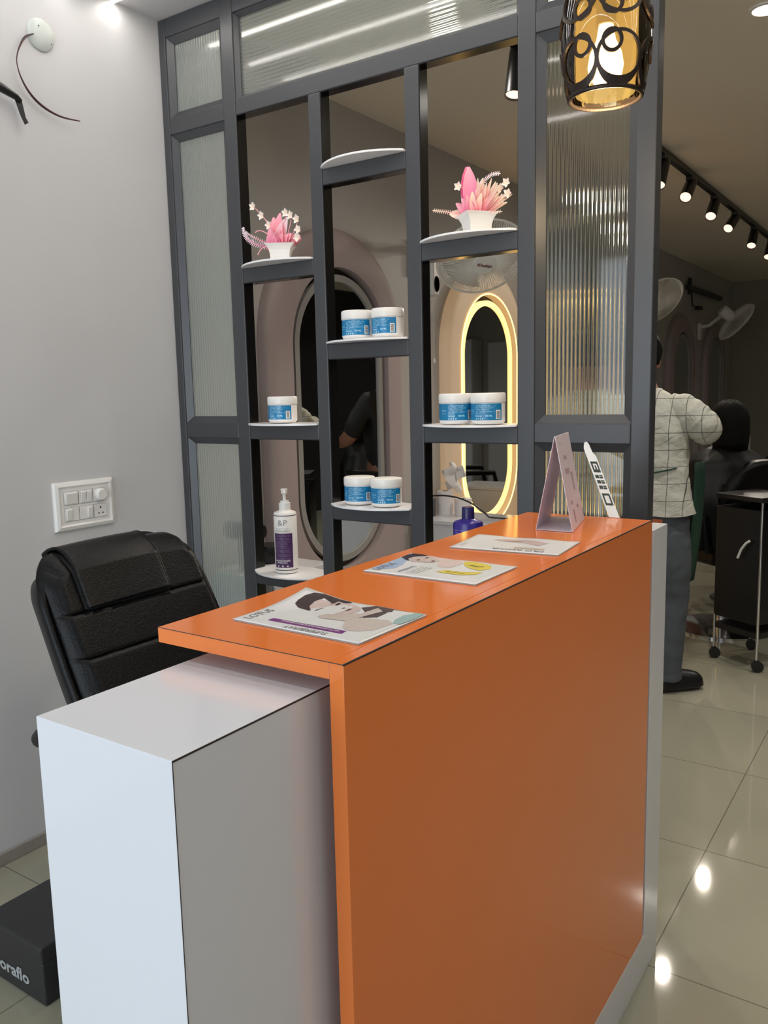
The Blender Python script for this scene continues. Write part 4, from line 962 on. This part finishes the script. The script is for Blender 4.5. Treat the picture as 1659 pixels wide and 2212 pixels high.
obj('pull_cord', B().cyl((0.03, 0.0, -0.1), (0.03, 0.0, -0.42), 0.0012, n=6).lathe([(0.002, -0.45), (0.007, -0.44), (0.003, -0.42)], (0.03, 0, 0), 12), M_plastic, wb)
# dark bracket on the wall further back
wt = thing('wall_light_bar', 'dark wall mounted bar light with drooping cord above the far mirrors', 'wall light', (XL, 9.7, 2.41))
obj('bar', B().box(0.01, 0.05, -0.75, 0.75, -0.03, 0.02), M_black, wt, bevel=0.004)
obj('bracket', B().box(0.0, 0.03, -0.62, -0.58, -0.06, 0.1), M_black, wt)
obj('drop_cord', B().tube([(0.02, -0.55, -0.02), (0.03, -0.54, -0.17), (0.05, -0.42, -0.19)], 0.008, 6).box(0.03, 0.08, -0.42, -0.30, -0.21, -0.17), M_black, wt)
tag(obj('notice_sheet', B().box(-2.21, -2.03, YB - 0.004, YB - 0.001, 0.48, 0.78), M_paper), 'pale sheet of paper pinned low on the far back wall', 'notice')
tc = thing('tall_cabinet', 'tall white cabinet at back wall seen only in the glowing mirror', 'cabinet', (1.45, YB - 0.2, 0))
obj('carcass', B().box(-0.22, 0.22, -0.15, 0.17, 0, 2.15), mat('door_white', (196, 192, 188), 0.4), tc, bevel=0.003)
obj('door', B().box(-0.215, 0.215, -0.168, -0.151, 0.04, 2.12), M_white, tc, bevel=0.003)

# ------------------------------------------------------------------ trolley
TR = thing('salon_trolley', 'black salon trolley with chrome legs on small casters behind the counter', 'trolley', (-0.83, 4.44, 0))
def legs():
    for x, y in ((-0.105, -0.045), (0.125, -0.18), (0.03, 0.19), (0.26, 0.06)):
        L = obj('leg', B().cyl((x, y, 0.045), (x, y, 0.86 if y < -0.1 else 0.24), 0.0065, n=10), M_chrome, TR, smooth=True)
        obj('caster', B().lathe([(0.008, -0.009), (0.028, -0.009), (0.028, 0.009), (0.008, 0.009)], (x + 0.006, y, 0.028), 20, Matrix.Rotation(PI / 2, 4, 'X') @ Matrix.Rotation(0.4, 4, 'Y')).cyl((x, y, 0.03), (x, y, 0.06), 0.011), M_black, L, smooth=True)
legs()
def quad(z0, z1, k=0.0): return [(-0.105 - k, -0.045), (0.125, -0.18 - k), (0.26 + k, 0.06), (0.03, 0.19 + k)]
obj('lower_frame', B().prism([(x, y, 0.165) for x, y in quad(0, 0, 0.004)], (0, 0, 0.028)), M_black, TR)
obj('drawer_stack', B().prism([(x * (1.06 if y > -0.1 else 0.93), y * (1.06 if y > -0.1 else 0.93), 0.23) for x, y in quad(0, 0)], (0, 0, 0.57)), mat('black_plastic', (18, 18, 19), 0.3), TR, bevel=0.004)
obj('top_tray', B().prism([(x, y, 0.84) for x, y in quad(0, 0, 0.015)], (0, 0, 0.025)), M_black, TR, bevel=0.004)
hd = Vector((0.125, -0.18, 0)) - Vector((-0.105, -0.045, 0))
hp = [Vector((-0.105, -0.045, 0)) * 0.97 + hd * t + Vector((-0.012, -0.02, z)) for t, z in ((0.55, 0.555), (0.62, 0.60), (0.72, 0.635), (0.8, 0.65))]
obj('drawer_handle', B().tube(hp, 0.006, 8), M_plastic, TR, smooth=True)['label'] = 'curved white handle'

# ------------------------------------------------------------------ people
def skin(name, V, E, m, parent, sub=2, loc=None):
    """V: dict name -> (x,y,z, r) or (x,y,z, rx, ry)"""
    names = list(V); me = bpy.data.meshes.new(name); me.from_pydata([V[k][:3] for k in names], [(names.index(a), names.index(b)) for a, b in E], [])
    o = bpy.data.objects.new(name, me); COL.objects.link(o); o.parent = parent
    md = o.modifiers.new('skin', 'SKIN'); md.use_smooth_shade = True
    sv = me.skin_vertices[0].data
    for i, k in enumerate(names): v = V[k]; sv[i].radius = (v[3], v[4] if len(v) > 4 else v[3])
    sv[0].use_root = True
    s = o.modifiers.new('sub', 'SUBSURF'); s.levels = sub; s.render_levels = sub
    me.materials.append(m)
    return o
M_skin = mat('skin_tone', (150, 104, 80), 0.5, var=0.04)
M_hair = mat('black_hair', (7, 6, 6), 0.75, spec=0.2, var=0.1, scale=150, bump=0.4)
def chk():
    m = mat('checked_cloth', (206, 202, 190), 0.8, var=0); nt = m.node_tree; p = nt.nodes['Principled BSDF']
    tc = nt.nodes.new('ShaderNodeTexCoord'); br = nt.nodes.new('ShaderNodeTexBrick'); br.offset = 0
    br.inputs['Scale'].default_value = 1; br.inputs['Brick Width'].default_value = 0.062; br.inputs['Row Height'].default_value = 0.075; br.inputs['Mortar Size'].default_value = 0.0014; br.inputs['Mortar Smooth'].default_value = 0.1
    br.inputs['Color1'].default_value = (*lin((186, 184, 172)), 1); br.inputs['Color2'].default_value = (*lin((180, 178, 166)), 1); br.inputs['Mortar'].default_value = (*lin((90, 92, 88)), 1)
    sp = nt.nodes.new('ShaderNodeSeparateXYZ'); cb = nt.nodes.new('ShaderNodeCombineXYZ')
    nt.links.new(tc.outputs['Object'], sp.inputs[0]); nt.links.new(sp.outputs[0], cb.inputs[0]); nt.links.new(sp.outputs[2], cb.inputs[1]); nt.links.new(cb.outputs[0], br.inputs['Vector'])
    nt.links.new(br.outputs['Color'], p.inputs['Base Color'])
    n = nt.nodes.new('ShaderNodeTexNoise'); n.inputs['Scale'].default_value = 14; n.inputs['Detail'].default_value = 4; n.inputs['Distortion'].default_value = 1.5
    b = nt.nodes.new('ShaderNodeBump'); b.inputs['Strength'].default_value = 0.6; b.inputs['Distance'].default_value = 0.02
    nt.links.new(tc.outputs['Object'], n.inputs['Vector']); nt.links.new(n.outputs['Fac'], b.inputs['Height']); nt.links.new(b.outputs['Normal'], p.inputs['Normal'])
    return m
M_check = chk()
M_jeans = mat('grey_denim', (74, 78, 84), 0.85, var=0.18, scale=9, bump=0.4)
M_apron = mat('green_apron', (22, 60, 44), 0.7, var=0.08)
M_blackcloth = mat('black_cloth', (15, 15, 17), 0.75, var=0.15, scale=12, bump=0.5)
def head_nodes(V, E, x, y, z, tilt=0.0):
    V['neck'] = (x * 0.6, y - 0.01, z - 0.14, 0.052); V['jaw'] = (x, y + 0.015, z - 0.055, 0.066, 0.07); V['skull'] = (x, y, z + 0.015, 0.083, 0.096); V['crown'] = (x, y - 0.005, z + 0.065, 0.058, 0.066)
    E += [('chest', 'neck'), ('neck', 'jaw'), ('jaw', 'skull'), ('skull', 'crown')]
def face(parent, x, y, z):
    """features on the +y side of the head"""
    obj('nose', B().ball((x, y + 0.105, z - 0.02), 0.014, 0.8, 1, 1.5, 8), M_skin, parent, smooth=True)
    for s in (-1, 1):
        obj('eye', B().ball((x + s * 0.032, y + 0.088, z + 0.005), 0.011, 1.2, 0.6, 0.8, 8), M_plastic, parent, smooth=True)
        obj('ear', B().ball((x + s * 0.083, y + 0.005, z - 0.015), 0.026, 0.4, 0.8, 1.2, 8), M_skin, parent, smooth=True)
    obj('mouth', B().ball((x, y + 0.088, z - 0.065), 0.02, 1.1, 0.4, 0.35, 8), mat('lip_tone', (140, 84, 74), 0.5), parent, smooth=True)
def hair(parent, x, y, z, s=1.0, long=0.0):
    def f(u, v):
        a = u * 2 * PI; e = v * PI * 0.64; c, sn = math.cos(a), math.sin(a)
        k = 1 + 0.03 * math.sin(9 * a) * math.sin(6 * e); zz = math.cos(e)
        if sn > 0.2 and zz < 0.35: zz = 0.35 + (zz - 0.35) * 0.35
        if long and sn < 0.25 and zz < 0: zz *= 1 + long
        return (x + 0.097 * s * k * math.sin(e) * c, y - 0.008 + 0.111 * s * k * math.sin(e) * sn, z + 0.02 + 0.117 * s * k * zz)
    obj('hair', B().grid(f, 36, 16, loopu=True), M_hair, parent, smooth=True, solid=0.006)
def hand_nodes(V, E, wrist, side, d, s=1):
    wx, wy, wz = V[wrist][:3]; d = Vector(d).normalized(); lat = d.cross(Vector((0, 0, 1))).normalized(); dn = Vector((0, 0, -1))
    pm = Vector((wx, wy, wz)) + d * 0.05; V[side + 'palm'] = (*pm, 0.03, 0.018); E.append((wrist, side + 'palm'))
    for i, (o_, l_) in enumerate(((-0.024, 0.062), (-0.008, 0.074), (0.009, 0.07), (0.025, 0.056))):
        a = pm + d * 0.035 + lat * o_; c = a + d * l_ * 0.55 + dn * 0.008; e = c + d * l_ * 0.35 + dn * 0.022
        for q, pt, r in (('a', a, 0.010), ('b', c, 0.009), ('c', e, 0.0075)): V[side + 'f%d%s' % (i, q)] = (*pt, r)
        E += [(side + 'palm', side + 'f%da' % i), (side + 'f%da' % i, side + 'f%db' % i), (side + 'f%db' % i, side + 'f%dc' % i)]
    a = pm - lat * 0.032 * s + dn * 0.01; c = a + d * 0.03 - lat * 0.012 * s + dn * 0.01
    V[side + 't1'] = (*a, 0.011); V[side + 't2'] = (*c, 0.009); E += [(side + 'palm', side + 't1'), (side + 't1', side + 't2')]

def wrinkle(o, st, sz):
    tx = bpy.data.textures.new('folds', 'CLOUDS'); tx.noise_scale = sz; tx.noise_depth = 2
    s_ = o.modifiers.new('fine', 'SUBSURF'); s_.levels = 2; s_.render_levels = 2
    d_ = o.modifiers.new('folds', 'DISPLACE'); d_.texture = tx; d_.strength = st; d_.mid_level = 0.5; d_.texture_coords = 'LOCAL'
# barber in checked shirt, back to the camera (local +y = away from the camera)
MN = thing('person', 'person in off-white checked shirt, grey jeans and green apron standing with back turned', 'person', (-1.125, 3.80, 0), -0.05)
J_ = dict(pelvis=(0, 0, 0.86), belly=(0, 0.01, 1.0), chest=(0, 0.01, 1.24), shR=(0.155, 0.015, 1.335), elR=(0.245, 0.03, 1.215), wrR=(0.17, 0.26, 1.26), shL=(-0.155, 0.02, 1.335), elL=(-0.27, 0.12, 1.20), wrL=(-0.08, 0.34, 1.22),
          hipR=(0.095, 0, 0.80), knR=(0.125, 0.02, 0.45), anR=(0.10, -0.05, 0.09), toR=(0.17, 0.05, 0.045), hipL=(-0.095, 0, 0.80), knL=(-0.10, 0.04, 0.45), anL=(-0.10, 0.0, 0.09), toL=(-0.11, 0.14, 0.045))
R_ = dict(pelvis=(0.13, 0.10), belly=(0.125, 0.09), chest=(0.15, 0.10), shR=0.055, elR=0.042, wrR=0.026, shL=0.055, elL=0.042, wrL=0.026, hipR=0.085, knR=0.056, anR=0.038, toR=0.034, hipL=0.085, knL=0.056, anL=0.038, toL=0.034)
EB = [('pelvis', 'belly'), ('belly', 'chest'), ('chest', 'shR'), ('shR', 'elR'), ('elR', 'wrR'), ('chest', 'shL'), ('shL', 'elL'), ('elL', 'wrL'), ('pelvis', 'hipR'), ('hipR', 'knR'), ('knR', 'anR'), ('anR', 'toR'), ('pelvis', 'hipL'), ('hipL', 'knL'), ('knL', 'anL'), ('anL', 'toL')]
def mk(keys, k=1.0, add=0.0):
    out = {}
    for q in keys:
        r = R_[q]; r = (r, r) if not isinstance(r, tuple) else r; out[q] = (*J_[q], r[0] * k + add, r[1] * k + add)
    return out
def man_body():
    V = mk(J_.keys(), 0.9); E = list(EB)
    head_nodes(V, E, -0.055, 0.03, 1.53); hand_nodes(V, E, 'wrR', 'R', (-0.5, 1, 0)); hand_nodes(V, E, 'wrL', 'L', (0.4, 1, 0), -1)
    b_ = skin('body', V, E, M_skin, MN); 
    hair(MN, -0.055, 0.03, 1.53); face(MN, -0.055, 0.03, 1.53)
    def loft(b, rings, n=56, amp=0.0):
        g = []
        for k in range(len(rings) - 1):
            z0, c0, a0, b0 = rings[k]; z1, c1, a1, b1 = rings[k + 1]
            for q in range(5): t = q / 5; g.append(tuple(p_ * (1 - t) + r_ * t for p_, r_ in zip(rings[k], rings[k + 1])))
        g.append(rings[-1]); V_ = []
        for z, c, rx, ry in g:
            row = []
            for i_ in range(n):
                a = 2 * PI * i_ / n; f = 1 + amp * math.sin(9 * a + 14 * z) * math.sin(5 * a - 31 * z)
                row.append(b.b.verts.new((c + rx * f * math.cos(a), 0.005 + ry * f * math.sin(a), z + 0.006 * math.sin(3 * a + 1) * (1 if z < rings[0][0] + 0.01 else 0))))
            V_.append(row)
        for k in range(len(V_) - 1):
            for i_ in range(n): j_ = (i_ + 1) % n; b.b.faces.new([V_[k][i_], V_[k][j_], V_[k + 1][j_], V_[k + 1][i_]])
    b = B(); loft(b, [(0.835, 0.014, 0.208, 0.135), (0.90, 0.01, 0.194, 0.13), (1.0, 0.006, 0.18, 0.12), (1.1, 0.002, 0.178, 0.122), (1.2, 0.0, 0.184, 0.128), (1.28, 0.0, 0.18, 0.118), (1.33, -0.005, 0.152, 0.10), (1.365, -0.014, 0.11, 0.08), (1.395, -0.02, 0.07, 0.068)], amp=0.025)
    def sm3(pts, n=5):
        o_ = []
        for i_ in range(len(pts) - 1):
            for q in range(n): t = q / n; o_.append(tuple(p_ * (1 - t) + r_ * t for p_, r_ in zip(pts[i_], pts[i_ + 1])))
        return o_ + [pts[-1]]
    for sg in (1, -1):
        pt = [(0.10, 0.01, 1.30, 0.07), (0.16, 0.012, 1.292, 0.078), (0.205, 0.02, 1.265, 0.080), (0.24, 0.035, 1.235, 0.078), (0.255, 0.065, 1.212, 0.070), (0.25, 0.12, 1.212, 0.055), (0.215, 0.19, 1.235, 0.044)]
        pt = sm3(pt); b.tube([(sg * p_[0] * 0.94, p_[1], p_[2]) for p_ in pt], 0.07, 20, rad=[p_[3] * (1 + 0.035 * math.sin(k * 1.7)) for k, p_ in enumerate(pt)])
    sh_ = obj('shirt', b, M_check, MN, smooth=True); sh_['label'] = 'off-white checked shirt'; wrinkle(sh_, 0.016, 0.10)
    b = B(); loft(b, [(0.68, 0.004, 0.10, 0.07), (0.70, 0.004, 0.17, 0.11), (0.74, 0.004, 0.19, 0.122), (0.80, 0.004, 0.19, 0.125), (0.86, 0.004, 0.178, 0.118), (0.90, 0.004, 0.17, 0.11)], amp=0.0)
    for sg in (1, -1):
        pt = sm3([(0.095, 0.004, 0.80, 0.09), (0.10, 0.005, 0.72, 0.10), (0.112, 0.006, 0.60, 0.096), (0.12, 0.018, 0.45, 0.080), (0.12, 0.0, 0.27, 0.070), (0.122, -0.012, 0.12, 0.063), (0.124, -0.012, 0.055, 0.064)])
        b.tube([(sg * p_[0], p_[1], p_[2]) for p_ in pt], 0.07, 22, rad=[p_[3] * (1 + 0.02 * math.sin(k * 2.3)) for k, p_ in enumerate(pt)])
    je_ = obj('jeans', b, M_jeans, MN, smooth=True); wrinkle(je_, 0.008, 0.07)
    for x, y, a in ((0.125, 0.01, -0.75), (-0.105, 0.06, 0.05)):
        R3 = Matrix.Rotation(a, 4, 'Z')
        def sh(u, v):
            t = u; an = v * 2 * PI; L = -0.10 + 0.27 * t; wv_ = 0.05 * (max(0.0, 1 - abs(2 * t - 1) ** 5) ** 0.5 + 0.001); h = 0.105 * (1 - 0.48 * t) * (max(0.0, 1 - abs(2 * t - 1) ** 6) ** 0.5 + 0.001)
            return R3 @ Vector((wv_ * math.cos(an), L, max(0.001, 0.022 + h * math.sin(an) * (1 if math.sin(an) > 0 else 0.28)))) + Vector((x, y, 0))
        obj('shoe', B().grid(sh, 18, 20), M_black, MN, smooth=True)
    # stitched pocket, leather patch
    jo = [c for c in MN.children if c.name.startswith('jeans')][0]
    bpy.context.view_layer.update(); dg = bpy.context.evaluated_depsgraph_get(); je = jo.evaluated_get(dg)
    def back(x, z, o=0.0):
        ok, hit, n_, i_ = je.ray_cast(Vector((x, -1, z)), Vector((0, 1, 0)))
        return (x, (hit.y if ok else -0.12) - o * 0.3 - 0.001, z)
    obj('leather_patch', B().grid(lambda u, v: back(0.03 + 0.08 * u, 0.79 + 0.032 * v - 0.004 * u, 0.006), 6, 2), mat('tan_leather', (190, 96, 44), 0.5), MN, solid=0.002)['label'] = 'orange tan waist patch'
    b = B()
    for dz in (0, 0.008):
        b.tube([back(x, z, 0.008) for x, z in ((0.03, 0.75 - dz), (0.03, 0.66), (0.075, 0.635 + dz), (0.125, 0.66), (0.13, 0.765 - dz), (0.03, 0.75 - dz))], 0.0012, 4)
    b.tube([back(0.05 + 0.035 * math.cos(PI + PI * i / 10) + 0.02, 0.70 + 0.03 * math.sin(PI + PI * i / 10), 0.009) for i in range(11)], 0.0012, 4)
    obj('pocket_stitching', b, mat('pale_thread', (150, 152, 152), 0.7), MN)
    # apron side edge and tie
    b = B().grid(lambda u, v: (0.165 + 0.035 * math.sin(PI * v * 0.6) + 0.01 * u, 0.05 + 0.12 * u, 0.50 + 0.56 * v), 4, 12)
    obj('apron', b, M_apron, MN, smooth=True, solid=0.004)['label'] = 'green apron edge'
    bpy.context.view_layer.update(); dg = bpy.context.evaluated_depsgraph_get(); she = sh_.evaluated_get(dg)
    def onsh(x, z):
        ok, hit, n_, i_ = she.ray_cast(Vector((x, -1, z)), Vector((0, 1, 0))); return (x, (hit.y if ok else -0.12) - 0.004, z)
    b = B().tube([onsh(0.155 - 0.02 * k, 1.045 - 0.05 * math.sin(k / 15 * 1.4)) for k in range(15)], 0.0035, 6)
    lp = [(-0.0 + 0.016 * math.sin(2 * PI * k / 16), 0.945 + 0.05 * math.cos(2 * PI * k / 16)) for k in range(16)]
    b.tube([onsh(x, z) for x, z in lp], 0.004, 6, closed=True)
    obj('apron_tie', b, M_apron, MN, smooth=True)
man_body()

def black_stander(loc, rz, label):
    T = thing('person', label, 'person', loc, rz)
    V = dict(pelvis=(0, 0, 0.90, 0.15, 0.11), belly=(0, 0, 1.05, 0.145, 0.105), chest=(0, 0, 1.25, 0.165, 0.11), shR=(0.17, 0, 1.35, 0.062), elR=(0.27, 0.08, 1.12, 0.05), wrR=(0.20, 0.30, 1.08, 0.03), shL=(-0.17, 0, 1.35, 0.062), elL=(-0.26, 0.04, 1.10, 0.05), wrL=(-0.20, 0.25, 1.02, 0.03),
             hipR=(0.10, 0, 0.82, 0.09), knR=(0.11, 0.01, 0.46, 0.06), anR=(0.11, 0, 0.09, 0.042), hipL=(-0.10, 0, 0.82, 0.09), knL=(-0.11, 0.01, 0.46, 0.06), anL=(-0.11, 0, 0.09, 0.042), toR=(0.115, 0.12, 0.04, 0.035), toL=(-0.115, 0.12, 0.04, 0.035))
    E = [('pelvis', 'belly')] + EB[1:]
    head_nodes(V, E, 0, 0.02, 1.56); hand_nodes(V, E, 'wrR', 'R', (-0.3, 1, 0)); hand_nodes(V, E, 'wrL', 'L', (0.3, 1, 0), -1)
    skin('body', V, E, M_skin, T); hair(T, 0, 0.02, 1.56, 1.05, 0.7); face(T, 0, 0.02, 1.56)
    W = {k: (*V[k][:3], V[k][3] * 1.12 + 0.006, (V[k][4] if len(V[k]) > 4 else V[k][3]) * 1.12 + 0.006) for k in ('belly', 'pelvis', 'chest', 'shR', 'elR', 'shL', 'elL')}
    W['coll'] = (0, 0, 1.38, 0.075, 0.07)
    W['hem'] = (0, 0, 0.84, 0.165, 0.125)
    skin('black_shirt', W, [('belly', 'pelvis'), ('pelvis', 'hem'), ('belly', 'chest'), ('chest', 'coll'), ('chest', 'shR'), ('shR', 'elR'), ('chest', 'shL'), ('shL', 'elL')], M_blackcloth, T)
    W = {k: (*V[k][:3], V[k][3] * 1.1 + 0.008) for k in ('pelvis', 'hipR', 'knR', 'anR', 'hipL', 'knL', 'anL')}
    skin('trousers', W, [('pelvis', 'hipR'), ('hipR', 'knR'), ('knR', 'anR'), ('pelvis', 'hipL'), ('hipL', 'knL'), ('knL', 'anL')], M_blackcloth, T)
    return T
black_stander((-1.64, 4.36, 0), -1.25, 'person in black with short black hair, seen reflected in the unlit arched mirror')

def salon_chair(loc, rz, label):
    T = thing('salon_chair', label, 'chair', loc, rz)
    def back_(u, v):
        x = (u - 0.5) * 0.46 * (1 - 0.35 * max(0, v - 0.75) * 4 * abs(u - 0.5) * 2); z = 0.50 + 0.50 * v - 0.10 * (abs(u - 0.5) * 2) ** 3 * v
        return (x, -0.24 - 0.06 * v + 0.05 * (2 * u - 1) ** 2, z)
    obj('backrest', B().grid(back_, 20, 16), M_leather, T, smooth=True, solid=0.07)
    obj('seat', B().box(-0.24, 0.24, -0.22, 0.24, 0.42, 0.52), M_leather, T, bevel=0.03, seg=4)
    for s in (-1, 1): obj('armrest', B().tube([(s * 0.27, -0.2, 0.50), (s * 0.28, -0.18, 0.68), (s * 0.28, 0.16, 0.68), (s * 0.27, 0.2, 0.50)], 0.025, 10), M_leather, T, smooth=True)
    obj('column', B().cyl((0, 0, 0.03), (0, 0, 0.42), 0.035), M_chrome, T, smooth=True)
    obj('floor_disc', B().lathe([(0.27, 0.0), (0.27, 0.012), (0.2, 0.026), (0.04, 0.04)], n=36), M_chrome, T, smooth=True)
    return T
sc = salon_chair((-1.02, 4.98, 0), 0.9, 'black salon chair under the caped client')
s2 = copytree(sc); s2.location = (-0.98, 5.72, 0); s2.rotation_euler = (0, 0, 0.7); s2['label'] = 'empty black salon chair with rounded back behind the trolley'
s3 = copytree(sc); s3.location = (-0.93, 6.75, 0); s3.rotation_euler = (0, 0, 0.9); s3['label'] = 'farthest black salon chair at the right edge'

def client(loc, rz):
    T = thing('person', 'client seated under a black cape in front of the shirted person', 'person', loc, rz)
    V = dict(pelvis=(0, 0, 0.60, 0.15, 0.12), belly=(0, -0.02, 0.74, 0.14, 0.11), chest=(0, -0.02, 0.93, 0.15, 0.11), shR=(0.15, 0, 0.92, 0.055), elR=(0.24, 0.10, 0.76, 0.045), wrR=(0.12, 0.30, 0.74, 0.028), shL=(-0.15, 0, 0.92, 0.055), elL=(-0.24, 0.10, 0.76, 0.045), wrL=(-0.12, 0.30, 0.74, 0.028),
             hipR=(0.10, 0.05, 0.60, 0.085), knR=(0.11, 0.42, 0.58, 0.06), anR=(0.11, 0.46, 0.20, 0.04), hipL=(-0.10, 0.05, 0.60, 0.085), knL=(-0.11, 0.42, 0.58, 0.06), anL=(-0.11, 0.46, 0.20, 0.04), toR=(0.11, 0.58, 0.16, 0.034), toL=(-0.11, 0.58, 0.16, 0.034))
    E = [('pelvis', 'belly')] + EB[1:]
    head_nodes(V, E, 0, 0.0, 1.18); hand_nodes(V, E, 'wrR', 'R', (-0.4, 1, 0)); hand_nodes(V, E, 'wrL', 'L', (0.4, 1, 0), -1)
    skin('body', V, E, M_skin, T); hair(T, 0, 0, 1.18, 1.03, 2.0); face(T, 0, 0, 1.18)
    def cape(u, v):
        a = u * 2 * PI; c, s = math.cos(a), math.sin(a); k = v ** 0.7
        rx = 0.075 + (0.24) * min(1, k * 1.5) + 0.05 * v; ry = 0.075 + 0.12 * min(1, k * 1.4) + (0.38 * v if s > 0 else 0.06 * v)
        z = 1.06 - 0.10 * min(1, v * 3) - 0.62 * max(0, v - 0.25) ** 1.1 * (1.0 if s < 0.2 else 0.62)
        f = 0.014 * math.sin(11 * a) * v
        return ((rx + f) * c, (ry + f) * s, z)
    obj('cape', B().grid(cape, 60, 24, loopu=True), mat('glossy_black_cape', (4, 4, 5), 0.5, spec=0.25, var=0.1, bump=0.2), T, smooth=True, solid=0.003)
    return T
client((-1.02, 4.96, 0), 0.9)
